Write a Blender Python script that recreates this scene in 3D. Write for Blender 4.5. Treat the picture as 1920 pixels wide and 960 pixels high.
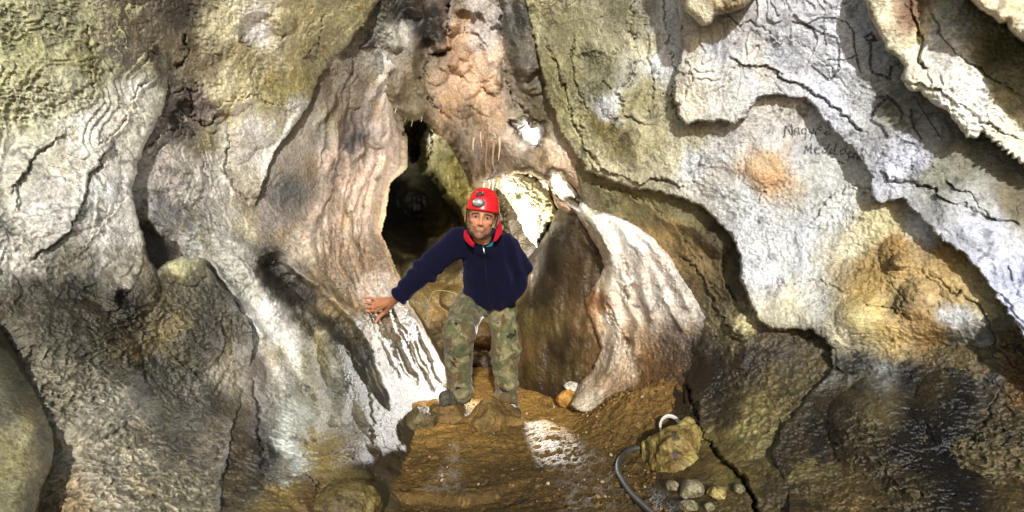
import bpy, math, random
import numpy as np
random.seed(7)
SC = bpy.context.scene
for o in list(bpy.data.objects):
    bpy.data.objects.remove(o)

# ------------------------------------------------------------------ camera, sky, sun, exposure
F = 1150.0            # focal length in photograph pixels (1920 wide)
CZ = 1.1              # eye height
cam = bpy.data.cameras.new('camera'); co = bpy.data.objects.new('camera', cam)
SC.collection.objects.link(co); SC.camera = co
co.location = (0, 0, CZ); co.rotation_euler = (math.radians(90), 0, 0)
cam.sensor_width = 36; cam.lens = F / 1920 * 36; cam.clip_start = 0.05; cam.clip_end = 500

SUN_AZ, SUN_EL = math.radians(3), math.radians(18)
w = bpy.data.worlds.new("World"); SC.world = w; w.use_nodes = True
nt = w.node_tree; bg = nt.nodes['Background']
sky = nt.nodes.new('ShaderNodeTexSky'); sky.sky_type = 'NISHITA'; sky.sun_disc = False
sky.sun_elevation = SUN_EL; sky.sun_rotation = math.pi - SUN_AZ
nt.links.new(sky.outputs[0], bg.inputs[0]); bg.inputs[1].default_value = 0.12
sl = bpy.data.lights.new('sun', 'SUN'); so = bpy.data.objects.new('sun', sl); SC.collection.objects.link(so)
sl.energy = 4.6; sl.angle = math.radians(1.4); sl.color = (1.0, 0.985, 0.95)
from mathutils import Vector, Matrix
sdir = Vector((math.sin(SUN_AZ) * math.cos(SUN_EL), -math.cos(SUN_AZ) * math.cos(SUN_EL), math.sin(SUN_EL)))
so.rotation_euler = sdir.to_track_quat('Z', 'Y').to_euler()
SC.view_settings.view_transform = 'Standard'; SC.view_settings.look = 'None'
SC.view_settings.gamma = 1; SC.view_settings.use_curve_mapping = False
SC.view_settings.exposure = 0.22

def flash(name, loc, target, power, size=150, blend=.3, radius=.03, col=(1, .97, .92)):
    l = bpy.data.lights.new(name, 'SPOT'); o = bpy.data.objects.new(name, l); SC.collection.objects.link(o)
    l.energy = power; l.spot_size = math.radians(size); l.spot_blend = blend; l.shadow_soft_size = radius; l.color = col
    o.location = loc; o.rotation_euler = (Vector(loc) - Vector(target)).to_track_quat('Z', 'Y').to_euler()
    return o
# the photographer's flash standing behind the man, and light falling in beyond the arch
flash('flash_behind_man', (-0.07, 5.20, 0.52), (-0.56, 4.35, 0.60), 125, 101, .10)
flash('floor_patch_fill', (-0.02, 5.20, 0.56), (0.185, 3.80, 0.0), 330, 13, .35)  # added narrow spot beside the flash, only to brighten the floor patch
flash('light_beyond_arch', (0.20, 4.80, 1.84), (0.50, 4.20, 1.35), 28, 95, .6, .03)
flash('light_in_the_gap', (0.38, 4.82, 2.30), (0.40, 5.4, 1.78), 150, 120, .5, .05)
flash('flash_on_far_wall', (-0.10, 4.72, 0.95), (-0.30, 5.6, 1.55), 130, 150, .6, .05, (1, .95, .8))

# ------------------------------------------------------------------ numpy helpers
def P(px, py, d):
    return np.stack([d * (px - 960) / F, d + 0 * px, CZ - d * (py - 480) / F], -1)
def PV(px, py, d):
    return Vector((d * (px - 960) / F, d, CZ - d * (py - 480) / F))
def lin(c):
    c = np.asarray(c, float) / 255
    return np.where(c <= .04045, c / 12.92, ((c + .055) / 1.055) ** 2.4)
def _h(ix, iy, iz, s):
    h = (ix * 374761393 + iy * 668265263 + iz * 2147483647 + s * 974634777) & 0xffffffff
    h = ((h ^ (h >> 13)) * 1274126177) & 0xffffffff
    h = ((h ^ (h >> 16)) * 2246822519) & 0xffffffff
    return ((h ^ (h >> 15)) & 0xffff) / 32767.5 - 1.0
def noise(p, f=1.0, s=0):
    """value noise, -1..1, p (...,3)"""
    x = p[..., 0] * f + s * 13.7; y = p[..., 1] * f + s * 7.3; z = p[..., 2] * f + 3.1 * s
    xi = np.floor(x).astype(np.int64); yi = np.floor(y).astype(np.int64); zi = np.floor(z).astype(np.int64)
    a = x - xi; b = y - yi; c = z - zi
    a = a * a * a * (a * (a * 6 - 15) + 10); b = b * b * b * (b * (b * 6 - 15) + 10); c = c * c * c * (c * (c * 6 - 15) + 10)
    r = 0
    for dx in (0, 1):
        wx = a if dx else 1 - a
        for dy in (0, 1):
            wy = b if dy else 1 - b
            for dz in (0, 1):
                wz = c if dz else 1 - c
                r = r + _h(xi + dx, yi + dy, zi + dz, s) * wx * wy * wz
    return r
def fbm(p, f=1.0, s=0, o=4, g=.5):
    r = 0; a = 1; t = 0
    for i in range(o):
        r = r + a * noise(p, f, s + i * 17); t += a; a *= g; f *= 2.03
    return r / t * 1.6
def sstep(a, b, x):
    t = np.clip((x - a) / (b - a), 0, 1); return t * t * (3 - 2 * t)
def seg_dist(X, Y, pts, closed=False):
    """distance and side (+ = right hand going along, i.e. below when going right) to a polyline"""
    best = np.full(X.shape, 1e9); side = np.zeros(X.shape); tt = np.zeros(X.shape)
    n = len(pts); m = n if closed else n - 1
    L = 0
    for i in range(m):
        x0, y0 = pts[i]; x1, y1 = pts[(i + 1) % n]
        dx, dy = x1 - x0, y1 - y0; ll = dx * dx + dy * dy + 1e-9
        t = np.clip(((X - x0) * dx + (Y - y0) * dy) / ll, 0, 1)
        ex = X - x0 - t * dx; ey = Y - y0 - t * dy
        d = ex * ex + ey * ey
        c = dx * ey - dy * ex
        k = d < best
        best = np.where(k, d, best); side = np.where(k, np.sign(c), side); tt = np.where(k, (i + t) / m, tt)
    return np.sqrt(best), side, tt
def inside(X, Y, pts):
    r = np.zeros(X.shape, bool); n = len(pts)
    for i in range(n):
        x0, y0 = pts[i]; x1, y1 = pts[(i + 1) % n]
        if y0 == y1: continue
        c = ((y0 > Y) != (y1 > Y)) & (X < (x1 - x0) * (Y - y0) / (y1 - y0) + x0)
        r ^= c
    return r
def sdf_poly(X, Y, pts):
    d, _, _ = seg_dist(X, Y, pts, True)
    return np.where(inside(X, Y, pts), d, -d)
class TPS:
    def __init__(s, pts, reg=.02):
        a = np.array(pts, float); s.p = a[:, :2] / 500; v = a[:, 2]; n = len(a)
        K = s.k(s.p[:, None, :] - s.p[None]) + reg * np.eye(n)
        Q = np.hstack([np.ones((n, 1)), s.p]); A = np.block([[K, Q], [Q.T, np.zeros((3, 3))]])
        s.w = np.linalg.solve(A, np.concatenate([v, np.zeros(3)]))
        gx = np.arange(-340, 2310, 12.); gy = np.arange(-300, 1270, 12.); s.gx, s.gy = gx, gy
        X, Y = np.meshgrid(gx, gy); q = np.stack([X, Y], -1) / 500
        r = s.w[n] + q[..., 0] * s.w[n + 1] + q[..., 1] * s.w[n + 2]
        for i in range(n): r = r + s.w[i] * s.k(q - s.p[i])
        s.g = r
    def k(s, d):
        r2 = (d ** 2).sum(-1); return r2 * np.log(r2 + 1e-9) * .5
    def __call__(s, X, Y):
        u = np.clip((X - s.gx[0]) / 12, 0, len(s.gx) - 1.001); v = np.clip((Y - s.gy[0]) / 12, 0, len(s.gy) - 1.001)
        i = u.astype(int); j = v.astype(int); a = u - i; b = v - j; g = s.g
        return (g[j, i] * (1 - a) + g[j, i + 1] * a) * (1 - b) + (g[j + 1, i] * (1 - a) + g[j + 1, i + 1] * a) * b
def shepard(X, Y, pts, vals, r=14., pw=1.6):
    W = 0; R = 0
    for (x, y), v in zip(pts, vals):
        wgt = 1 / ((X - x) ** 2 + (Y - y) ** 2 + r * r) ** pw
        W = W + wgt; R = R + wgt[..., None] * np.asarray(v)
    return R / W[..., None]

def tag(o, label=None, cat=None, group=None, kind=None):
    if label: o['label'] = label
    if cat: o['category'] = cat
    if group: o['group'] = group
    if kind: o['kind'] = kind
    return o
def empty(name, loc, label, cat, group=None):
    o = bpy.data.objects.new(name, None); SC.collection.objects.link(o); o.location = loc
    o.empty_display_size = .1
    bpy.context.view_layer.update()
    return tag(o, label, cat, group)
def mesh_obj(name, V, Q, mat, parent=None, col=None, wet=None, smooth=True):
    """V (n,3) world coordinates, Q (m,4) or (m,3) or list of polygons"""
    me = bpy.data.meshes.new(name)
    V = np.asarray(V, np.float32)
    if parent is not None:
        bpy.context.view_layer.update()
        V = V - np.array(parent.matrix_world.translation, np.float32)
    if isinstance(Q, np.ndarray):
        m, k = Q.shape
        me.vertices.add(len(V)); me.vertices.foreach_set('co', V.ravel())
        me.loops.add(m * k); me.loops.foreach_set('vertex_index', Q.astype(np.int32).ravel())
        me.polygons.add(m); me.polygons.foreach_set('loop_start', np.arange(0, m * k, k, dtype=np.int32))
        me.update(calc_edges=True); me.validate()
    else:
        me.from_pydata([tuple(v) for v in V.tolist()], [], Q)
    if smooth: me.polygons.foreach_set('use_smooth', [True] * len(me.polygons))
    if col is not None:
        a = me.color_attributes.new('Col', 'FLOAT_COLOR', 'POINT')
        c = np.ones((len(V), 4), np.float32); c[:, :3] = col; a.data.foreach_set('color', c.ravel())
    if wet is not None:
        a = me.attributes.new('wet', 'FLOAT', 'POINT'); a.data.foreach_set('value', np.asarray(wet, np.float32))
    me.materials.append(mat)
    o = bpy.data.objects.new(name, me); SC.collection.objects.link(o)
    if parent is not None: o.parent = parent
    return o

# ------------------------------------------------------------------ materials
def new_mat(name):
    m = bpy.data.materials.new(name); m.use_nodes = True
    n = m.node_tree.nodes; return m, n, m.node_tree.links, n['Principled BSDF']
def rock_mat(name, bump=.6, fine=1.0, rough=.70, spec=.45):
    m, n, l, b = new_mat(name)
    at = n.new('ShaderNodeAttribute'); at.attribute_name = 'Col'
    wt = n.new('ShaderNodeAttribute'); wt.attribute_name = 'wet'
    tc = n.new('ShaderNodeTexCoord')
    n1 = n.new('ShaderNodeTexNoise'); n1.inputs['Scale'].default_value = 52 * fine; n1.inputs['Detail'].default_value = 8; n1.inputs['Roughness'].default_value = .68
    n2 = n.new('ShaderNodeTexNoise'); n2.inputs['Scale'].default_value = 140 * fine; n2.inputs['Detail'].default_value = 4
    n3 = n.new('ShaderNodeTexVoronoi'); n3.inputs['Scale'].default_value = 70 * fine; n3.feature = 'F1'
    for q in (n1, n2, n3): l.new(tc.outputs['Object'], q.inputs['Vector'])
    # mineral mottling
    r1 = n.new('ShaderNodeMapRange'); r1.inputs['From Min'].default_value = .3; r1.inputs['From Max'].default_value = .7
    r1.inputs['To Min'].default_value = .50; r1.inputs['To Max'].default_value = 1.30
    l.new(n1.outputs['Fac'], r1.inputs['Value'])
    r2 = n.new('ShaderNodeMapRange'); r2.inputs['From Min'].default_value = .3; r2.inputs['From Max'].default_value = .7
    r2.inputs['To Min'].default_value = .8; r2.inputs['To Max'].default_value = 1.14
    l.new(n2.outputs['Fac'], r2.inputs['Value'])
    mu = n.new('ShaderNodeMath'); mu.operation = 'MULTIPLY'; l.new(r1.outputs[0], mu.inputs[0]); l.new(r2.outputs[0], mu.inputs[1])
    mx = n.new('ShaderNodeVectorMath'); mx.operation = 'SCALE'; l.new(at.outputs['Color'], mx.inputs[0]); l.new(mu.outputs[0], mx.inputs['Scale'])
    l.new(mx.outputs[0], b.inputs['Base Color'])
    ad = n.new('ShaderNodeMath'); ad.operation = 'MULTIPLY_ADD'; l.new(n3.outputs['Distance'], ad.inputs[0]); ad.inputs[1].default_value = .5; l.new(n1.outputs['Fac'], ad.inputs[2])
    ad2 = n.new('ShaderNodeMath'); ad2.operation = 'MULTIPLY_ADD'; l.new(n2.outputs['Fac'], ad2.inputs[0]); ad2.inputs[1].default_value = .35; l.new(ad.outputs[0], ad2.inputs[2])
    bp = n.new('ShaderNodeBump'); bp.inputs['Strength'].default_value = bump; bp.inputs['Distance'].default_value = .012
    l.new(ad2.outputs[0], bp.inputs['Height']); l.new(bp.outputs[0], b.inputs['Normal'])
    rr = n.new('ShaderNodeMapRange'); rr.inputs['To Min'].default_value = rough; rr.inputs['To Max'].default_value = .28
    l.new(wt.outputs['Fac'], rr.inputs['Value']); l.new(rr.outputs[0], b.inputs['Roughness'])
    b.inputs['Specular IOR Level'].default_value = spec
    return m
ROCK = rock_mat('limestone')
MUD = rock_mat('mud', .8, 1.3, .8, .3)
def plain(name, col, rough=.6, bump=0, scale=200, var=.15, spec=.4, metal=0):
    m, n, l, b = new_mat(name)
    tc = n.new('ShaderNodeTexCoord'); q = n.new('ShaderNodeTexNoise'); q.inputs['Scale'].default_value = scale; q.inputs['Detail'].default_value = 5
    l.new(tc.outputs['Object'], q.inputs['Vector'])
    cr = n.new('ShaderNodeValToRGB'); c = lin(col)
    cr.color_ramp.elements[0].position = .3; cr.color_ramp.elements[1].position = .7
    cr.color_ramp.elements[0].color = (*(c * (1 - var)), 1); cr.color_ramp.elements[1].color = (*np.minimum(c * (1 + var), 1), 1)
    l.new(q.outputs['Fac'], cr.inputs[0]); l.new(cr.outputs[0], b.inputs['Base Color'])
    b.inputs['Roughness'].default_value = rough; b.inputs['Specular IOR Level'].default_value = spec; b.inputs['Metallic'].default_value = metal
    if bump:
        bp = n.new('ShaderNodeBump'); bp.inputs['Strength'].default_value = bump; bp.inputs['Distance'].default_value = .004
        l.new(q.outputs['Fac'], bp.inputs['Height']); l.new(bp.outputs[0], b.inputs['Normal'])
    return m

# ------------------------------------------------------------------ the cave envelope
BASE = TPS([(-300,-250,2.7),(-300,480,2.1),(-300,1220,1.7),(0,0,2.7),(0,480,2.6),(0,960,2.15),(340,0,3.3),(250,300,3.1),(400,300,3.55),
 (560,300,3.95),(700,300,4.4),(700,0,4.1),(600,-250,3.3),(250,600,2.85),(250,960,2.2),(480,600,3.4),(480,800,3.05),(450,960,2.45),(600,960,2.55),
 (700,900,2.95),(600,700,3.6),(690,570,4.14),(640,480,4.05),(760,700,4.4),(830,720,4.8),(735,860,3.3),(735,1220,2.1),(780,520,4.75),(850,0,4.5),(850,-250,3.6),
 (880,250,4.6),(1000,250,4.45),(1000,0,4.4),(1060,380,4.35),(1100,200,4.1),(1250,300,3.75),(1250,0,3.7),(1250,-250,3.4),(1250,500,3.85),
 (1250,620,3.9),(1150,720,4.35),(1210,850,3.35),(1230,960,2.6),(1400,800,3.0),(1400,960,2.5),(1500,300,3.4),(1500,550,3.3),(1500,0,3.3),
 (1700,300,3.1),(1700,650,2.9),(1700,900,2.4),(1920,0,3.0),(1920,480,2.85),(1920,700,2.6),(1920,960,2.1),(2260,-250,2.9),(2260,480,2.5),
 (2260,1220,1.7),(1250,1220,2.1)])

# pen marks on the right wall, as strokes (in photograph pixels, laid on whatever rock is there)
INK = [
 # N a g y r o
 ([(1470,258),(1473,236),(1486,256),(1484,234)],1.5),([(1498,240),(1490,243),(1489,253),(1497,252),(1498,240),(1500,254)],1.1),
 ([(1511,240),(1504,243),(1503,252),(1510,250),(1511,240),(1510,262),(1503,264)],1.1),([(1517,242),(1521,250),(1527,241),(1520,262)],1.1),
 ([(1529,252),(1531,243),(1536,240)],1.2),([(1538,237),(1534,241),(1538,245),(1541,240),(1538,237)],1.3),([(1550,246),(1546,250),(1550,254),(1556,250)],1.4),
 # M e d i t d e n o
 ([(1508,288),(1511,272),(1515,284),(1521,271),(1521,288)],1.5),([(1527,282),(1535,279),(1530,276),(1526,282),(1530,289),(1537,287)],1.3),
 ([(1550,278),(1543,280),(1542,287),(1549,286),(1555,270)],1.3),([(1558,279),(1556,287),(1561,287)],1.3),([(1568,269),(1563,288),(1570,289)],1.3),
 ([(1582,280),(1576,283),(1577,290),(1583,288),(1588,273)],1.3),([(1588,288),(1597,286),(1592,283),(1588,288),(1592,295),(1598,294)],1.4),
 ([(1600,298),(1602,288),(1607,288),(1608,299)],1.4),([(1615,290),(1611,295),(1615,301),(1620,296),(1615,290)],1.6),([(1520,305),(1535,304)],.6),([(1570,302),(1583,306)],1.4),
 # large drawn curves
 ([(1483,40),(1510,46),(1535,34),(1565,34),(1588,42),(1600,60),(1602,90),(1608,115),(1613,135)],2.0),
 ([(1510,46),(1540,62),(1568,70),(1574,90),(1572,130),(1562,145),(1553,149),(1540,138),(1522,124)],2.4),([(1552,112),(1585,112),(1605,104)],1.6),
 ([(1540,50),(1548,58)],3),
 ([(1622,70),(1634,62),(1640,72),(1632,80),(1633,100),(1631,120),(1636,136),(1655,142),(1668,148),(1671,125)],2.8),([(1625,75),(1645,76)],2.4),
 ([(1640,182),(1664,182),(1645,200),(1636,215),(1632,226),(1650,235),(1665,258)],3.0),([(1664,180),(1685,200),(1692,214),(1688,225)],2.8),
 ([(1708,205),(1710,225),(1714,240),(1722,252),(1728,260)],2.4),([(1715,180),(1735,215),(1765,260)],1.3),([(1690,262),(1715,270)],1.6),
 # small writing at the right edge and on the yellow ledge
 ([(1888,640),(1886,652),(1893,643),(1896,652)],1.3),([(1903,642),(1898,646),(1902,651),(1905,643),(1904,660),(1897,661)],1.3),([(1911,645),(1907,649),(1911,653),(1915,648),(1911,645)],1.3),
 ([(1902,622),(1904,630)],1.2),([(1911,616),(1918,626)],1.2),
 ([(1342,459),(1348,461),(1344,468)],1.0),([(1352,460),(1360,461),(1354,468)],1.0),([(1332,473),(1334,480),(1341,474),(1343,481)],1.0),([(1348,476),(1356,474),(1354,481)],1.0),([(1360,472),(1369,470),(1366,479)],1.0)]
def apply_ink(X, Y, W, col):
    nz = noise(W, 240, 91)
    m = np.zeros(X.shape)
    for pts, wd in INK:
        a = np.array(pts); x0, y0 = a.min(0) - 6; x1, y1 = a.max(0) + 6
        k = (X > x0) & (X < x1) & (Y > y0) & (Y < y1)
        if not k.any(): continue
        d, _, _ = seg_dist(X[k] + 1.2 * noise(W[k], 90, 92), Y[k] + 1.2 * noise(W[k], 90, 93), pts)
        m[k] = np.maximum(m[k], 1 - sstep(wd * .75, wd * 1.35, d))
    m = m * sstep(-.75, -.45, nz)
    return col * (1 - .9 * m[..., None]) + .9 * m[..., None] * np.array([.012, .01, .02])

def relief(W, rip, amp=1.0, seed=0, terr=1.0, pit=0.0):
    """relief in metres towards the viewer's side, W = world positions, rip = ripple amount 0..1"""
    h = .034 * amp * fbm(W, 2.1, seed, 2) + .009 * amp * fbm(W, 6.3, seed + 3, 2)
    rm = .12 + .88 * sstep(-.15, .5, fbm(W, 3.1, seed + 41, 3))      # smooth flowstone here, rough there
    # flowstone terraces: curved ledges
    wv = np.stack([noise(W, 3.7, seed + 5), noise(W, 3.7, seed + 6), noise(W, 3.7, seed + 7)], -1)
    q = fbm(W * np.array([1.5, 1.0, .75]) + .20 * wv, 3.6, seed + 8, 3) * 2.1 + .10 * fbm(W, 28, seed + 9, 3)
    fr = q - np.floor(q)
    st = np.where(fr < .93, (fr / .93) ** 1.6, (1 - fr) / .07)
    h = h + .011 * terr * st * sstep(-.1, .55, fbm(W, 2.6, seed + 12, 2))
    h = h + .0055 * amp * fbm(W + .05 * wv, 17, seed + 20, 2) + rm * (.0048 * (1 - np.abs(fbm((W + .02 * wv) * np.array([1, 1, 1.5]), 40, seed + 27, 2)) * 1.6) + .0032 * fbm(W, 88, seed + 28, 2))
    rg = 1 - np.abs(fbm(W + .03 * wv, 26, seed + 24, 2))
    h = h + .0045 * amp * rg * rm
    cr = 0
    # ripples: wandering little ridges
    if np.any(rip > .02):
        ww = W + .016 * np.stack([noise(W, 24, seed + 30), noise(W, 24, seed + 31), noise(W, 24, seed + 32)], -1)
        an = np.array([1.0, 1.0, 2.1])
        r1 = 1 - np.abs(fbm(ww * an, 19, seed + 33, 2, .45)) * 1.7
        r2 = 1 - np.abs(fbm(ww * an, 44, seed + 36, 2, .5)) * 1.7
        am = .35 + .65 * sstep(-.5, .5, noise(W, 5, seed + 38))
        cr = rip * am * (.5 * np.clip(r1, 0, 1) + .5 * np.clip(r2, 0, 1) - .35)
        h = h + rip * am * (.013 * np.clip(r1, 0, 1) ** 1.6 + .008 * np.clip(r2, 0, 1) ** 1.4)
    return h, cr

def guides(g1, g2, n, wd, h, seed):
    r = np.random.RandomState(seed); out = []
    g1 = np.array(g1, float); g2 = np.array(g2, float)
    for i in range(n):
        t = (i + r.uniform(.1, .9)) / n; g = g1 * (1 - t) + g2 * t + r.uniform(-4, 4, g1.shape)
        a = r.randint(0, 2); b = len(g) - r.randint(0, 2)
        out.append(([tuple(q) for q in g[a:b]], wd * r.uniform(.7, 1.4), h * r.uniform(.6, 1.4)))
    return out
HOLE1 = [(950,228),(972,222),(985,218),(1002,232),(1018,228),(1022,258),(1014,284),(996,278),(976,264)]
HOLE2 = [(1022,330),(1036,312),(1054,322),(1078,350),(1094,374),(1084,392),(1062,382),(1046,380),(1030,362)]
def sheet(name, poly, cols, depth=None, off=0.0, step=1.9, edge=26, rnd=.05, skirt=12, drop=.8, jag=5., amp=1.0, terr=1.0, seed=0,
          rips=None, wets=None, ridges=(), cracks=(), bumps=(), ink=False, smudge=26, holes=(), stain=.45, teeth=None, label=None, cat=None, kind='structure', oname=None, dark=1.0):
    a = np.array(poly, float)
    x0, y0 = np.maximum(a.min(0) - skirt - 8, (-300, -250)); x1, y1 = np.minimum(a.max(0) + skirt + 8, (2260, 1220))
    xs = np.arange(x0, x1, step); ys = np.arange(y0, y1, step)
    X, Y = np.meshgrid(xs, ys)
    dfn = depth or BASE
    D = dfn(X, Y); W0 = P(X, Y, D)
    Xw = X + jag * fbm(W0, 9, seed + 60, 5, .68); Yw = Y + jag * fbm(W0, 9, seed + 70, 5, .68)
    s = sdf_poly(Xw, Yw, poly)
    for hp_ in holes: s = np.minimum(s, -sdf_poly(X + 3 * noise(W0, 40, 7), Y + 3 * noise(W0, 40, 11), hp_))
    if teeth is not None:
        s = s + teeth * (np.abs(np.sin(X * .16 + Y * .13 + 2 * noise(W0, 8, 5))) - .5) * sstep(-.3, .6, noise(W0, 3, 8))
    offv = off(X, Y) if callable(off) else off
    d = D - offv
    e = np.clip(1 - s / edge, 0, 1); d = d + rnd * (1 - np.sqrt(np.clip(1 - np.minimum(e, 1) ** 2, 0, 1)))
    d = d + drop * np.clip(-s / skirt, 0, 1.5) ** .8 * (s < 0)
    for pts, wd, h in ridges:
        b = np.array(pts); k = (X > b[:, 0].min() - 4 * wd) & (X < b[:, 0].max() + 4 * wd) & (Y > b[:, 1].min() - 4 * wd) & (Y < b[:, 1].max() + 4 * wd)
        if not k.any(): continue
        q, sd, t = seg_dist(Xw[k] + 4 * noise(W0[k], 14, 51), Yw[k] + 4 * noise(W0[k], 14, 52), pts)
        wt = wd * (.6 + .4 * np.sin(math.pi * t))
        d[k] -= h * np.exp(-(q / wt) ** 2) * sstep(0, .12, t) * sstep(1, .88, t)
    for c in cracks:
        pts, wd, dp, lip, L, sg = c; wd *= .6; lip *= .85; L *= .65
        b = np.array(pts); mg = max(4 * wd, 3 * L)
        k = (X > b[:, 0].min() - mg) & (X < b[:, 0].max() + mg) & (Y > b[:, 1].min() - mg) & (Y < b[:, 1].max() + mg)
        if not k.any(): continue
        q, sd, t = seg_dist(Xw[k] + 5 * noise(W0[k], 22, 53) + 3 * noise(W0[k], 60, 55), Yw[k] + 5 * noise(W0[k], 22, 54) + 3 * noise(W0[k], 60, 56), pts)
        f = sstep(0, .1, t) * sstep(1, .9, t); wd = wd * (.45 + 1.3 * sstep(-.6, .7, noise(W0[k], 11, 57))); f = f * (.35 + .65 * sstep(-.7, -.1, noise(W0[k], 6, 58)))
        d[k] += dp * np.exp(-(q / wd) ** 2) * f
        d[k] -= lip * np.exp(-(q / L) ** 1.3) * (sd * sg > 0) * f
    for x, y, r, h in bumps:
        rr = np.sqrt((Xw - x) ** 2 + (Yw - y) ** 2) / r
        d = d - h * np.clip(1 - rr * rr, 0, 1) ** .6 * (rr < 1)
    rip = np.zeros(X.shape) if rips is None else np.clip(shepard(Xw, Yw, [r[:2] for r in rips], [[r[2]] for r in rips], 30, 2.)[..., 0], 0, 1)
    h, crest = relief(W0, rip, amp, seed, terr)
    d = d - h
    W = P(X, Y, d)
    # colour
    sx = smudge * (fbm(W0, 3.5, seed + 80, 5, .68)); sy = smudge * 1.5 * fbm(W0 * np.array([1.6, 1, .8]), 3.5, seed + 85, 5, .68)
    col = shepard(X + sx, Y + sy, [c[:2] for c in cols], [lin(c[2]) for c in cols], 12, 1.9)
    v = fbm(W * np.array([1.3, 1.3, .8]), 8, seed + 88, 5, .65)
    v2 = fbm(W, 2.2, seed + 95, 3)
    st = sstep(.15, .75, fbm(W * np.array([1.2, 1, .6]), 5, seed + 99, 5, .65))      # ochre staining
    vein = sstep(.90, .985, 1 - np.abs(fbm(W, 5.5, seed + 104, 4, .6)))                # thin dirt seams
    lum = col.mean(-1, keepdims=True)
    col = col * (1 + .28 * v[..., None] + .10 * v2[..., None])
    col = col * (1 - st[..., None] * stain * np.array([.10, .28, .75]))
    col = col * (1 - .45 * (vein * sstep(.1, .6, fbm(W, 2.4, seed + 133, 3)))[..., None])
    blk = sstep(.35, .8, fbm(W, 12, seed + 111, 4, .7)) * sstep(.0, .4, v2 + .1)
    col = col * (1 - .5 * blk[..., None])
    if np.any(rip > .05):   # ripple shading put into the colour: troughs darkened, crests lightened
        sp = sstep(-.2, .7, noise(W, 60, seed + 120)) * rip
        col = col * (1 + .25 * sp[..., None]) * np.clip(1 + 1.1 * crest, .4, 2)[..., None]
    col = np.clip(col, .001, .9) ** 1.27; lum = col.mean(-1, keepdims=True); col = lum + (col - lum) * .76
    col = np.clip(col * dark * 1.04, .003, .8)
    if ink: col = apply_ink(X, Y, W0, col)
    wet = np.full(X.shape, .35) + .25 * rip if wets is None else np.clip(shepard(Xw, Yw, [r[:2] for r in wets], [[r[2]] for r in wets], 30, 2.)[..., 0], 0, 1)
    wet = np.clip(wet * (1 + .5 * v), 0, 1)
    keep = (s > -skirt * 1.3)
    kq = keep[:-1, :-1] & keep[1:, :-1] & keep[:-1, 1:] & keep[1:, 1:]
    idx = np.arange(X.size).reshape(X.shape)
    Q = np.stack([idx[:-1, :-1][kq], idx[1:, :-1][kq], idx[1:, 1:][kq], idx[:-1, 1:][kq]], -1)
    used = np.unique(Q); mp = np.zeros(X.size, int); mp[used] = np.arange(len(used))
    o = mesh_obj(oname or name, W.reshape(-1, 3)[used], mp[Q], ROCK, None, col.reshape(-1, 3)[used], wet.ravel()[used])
    if kind == 'structure': tag(o, kind='structure')
    else: tag(o, label, cat)
    return o
# ------------------------------------------------------------------ rock sheets of the cave
Wt = (222, 218, 208); Wg = (200, 198, 192); Cr = (212, 202, 165)
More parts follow.
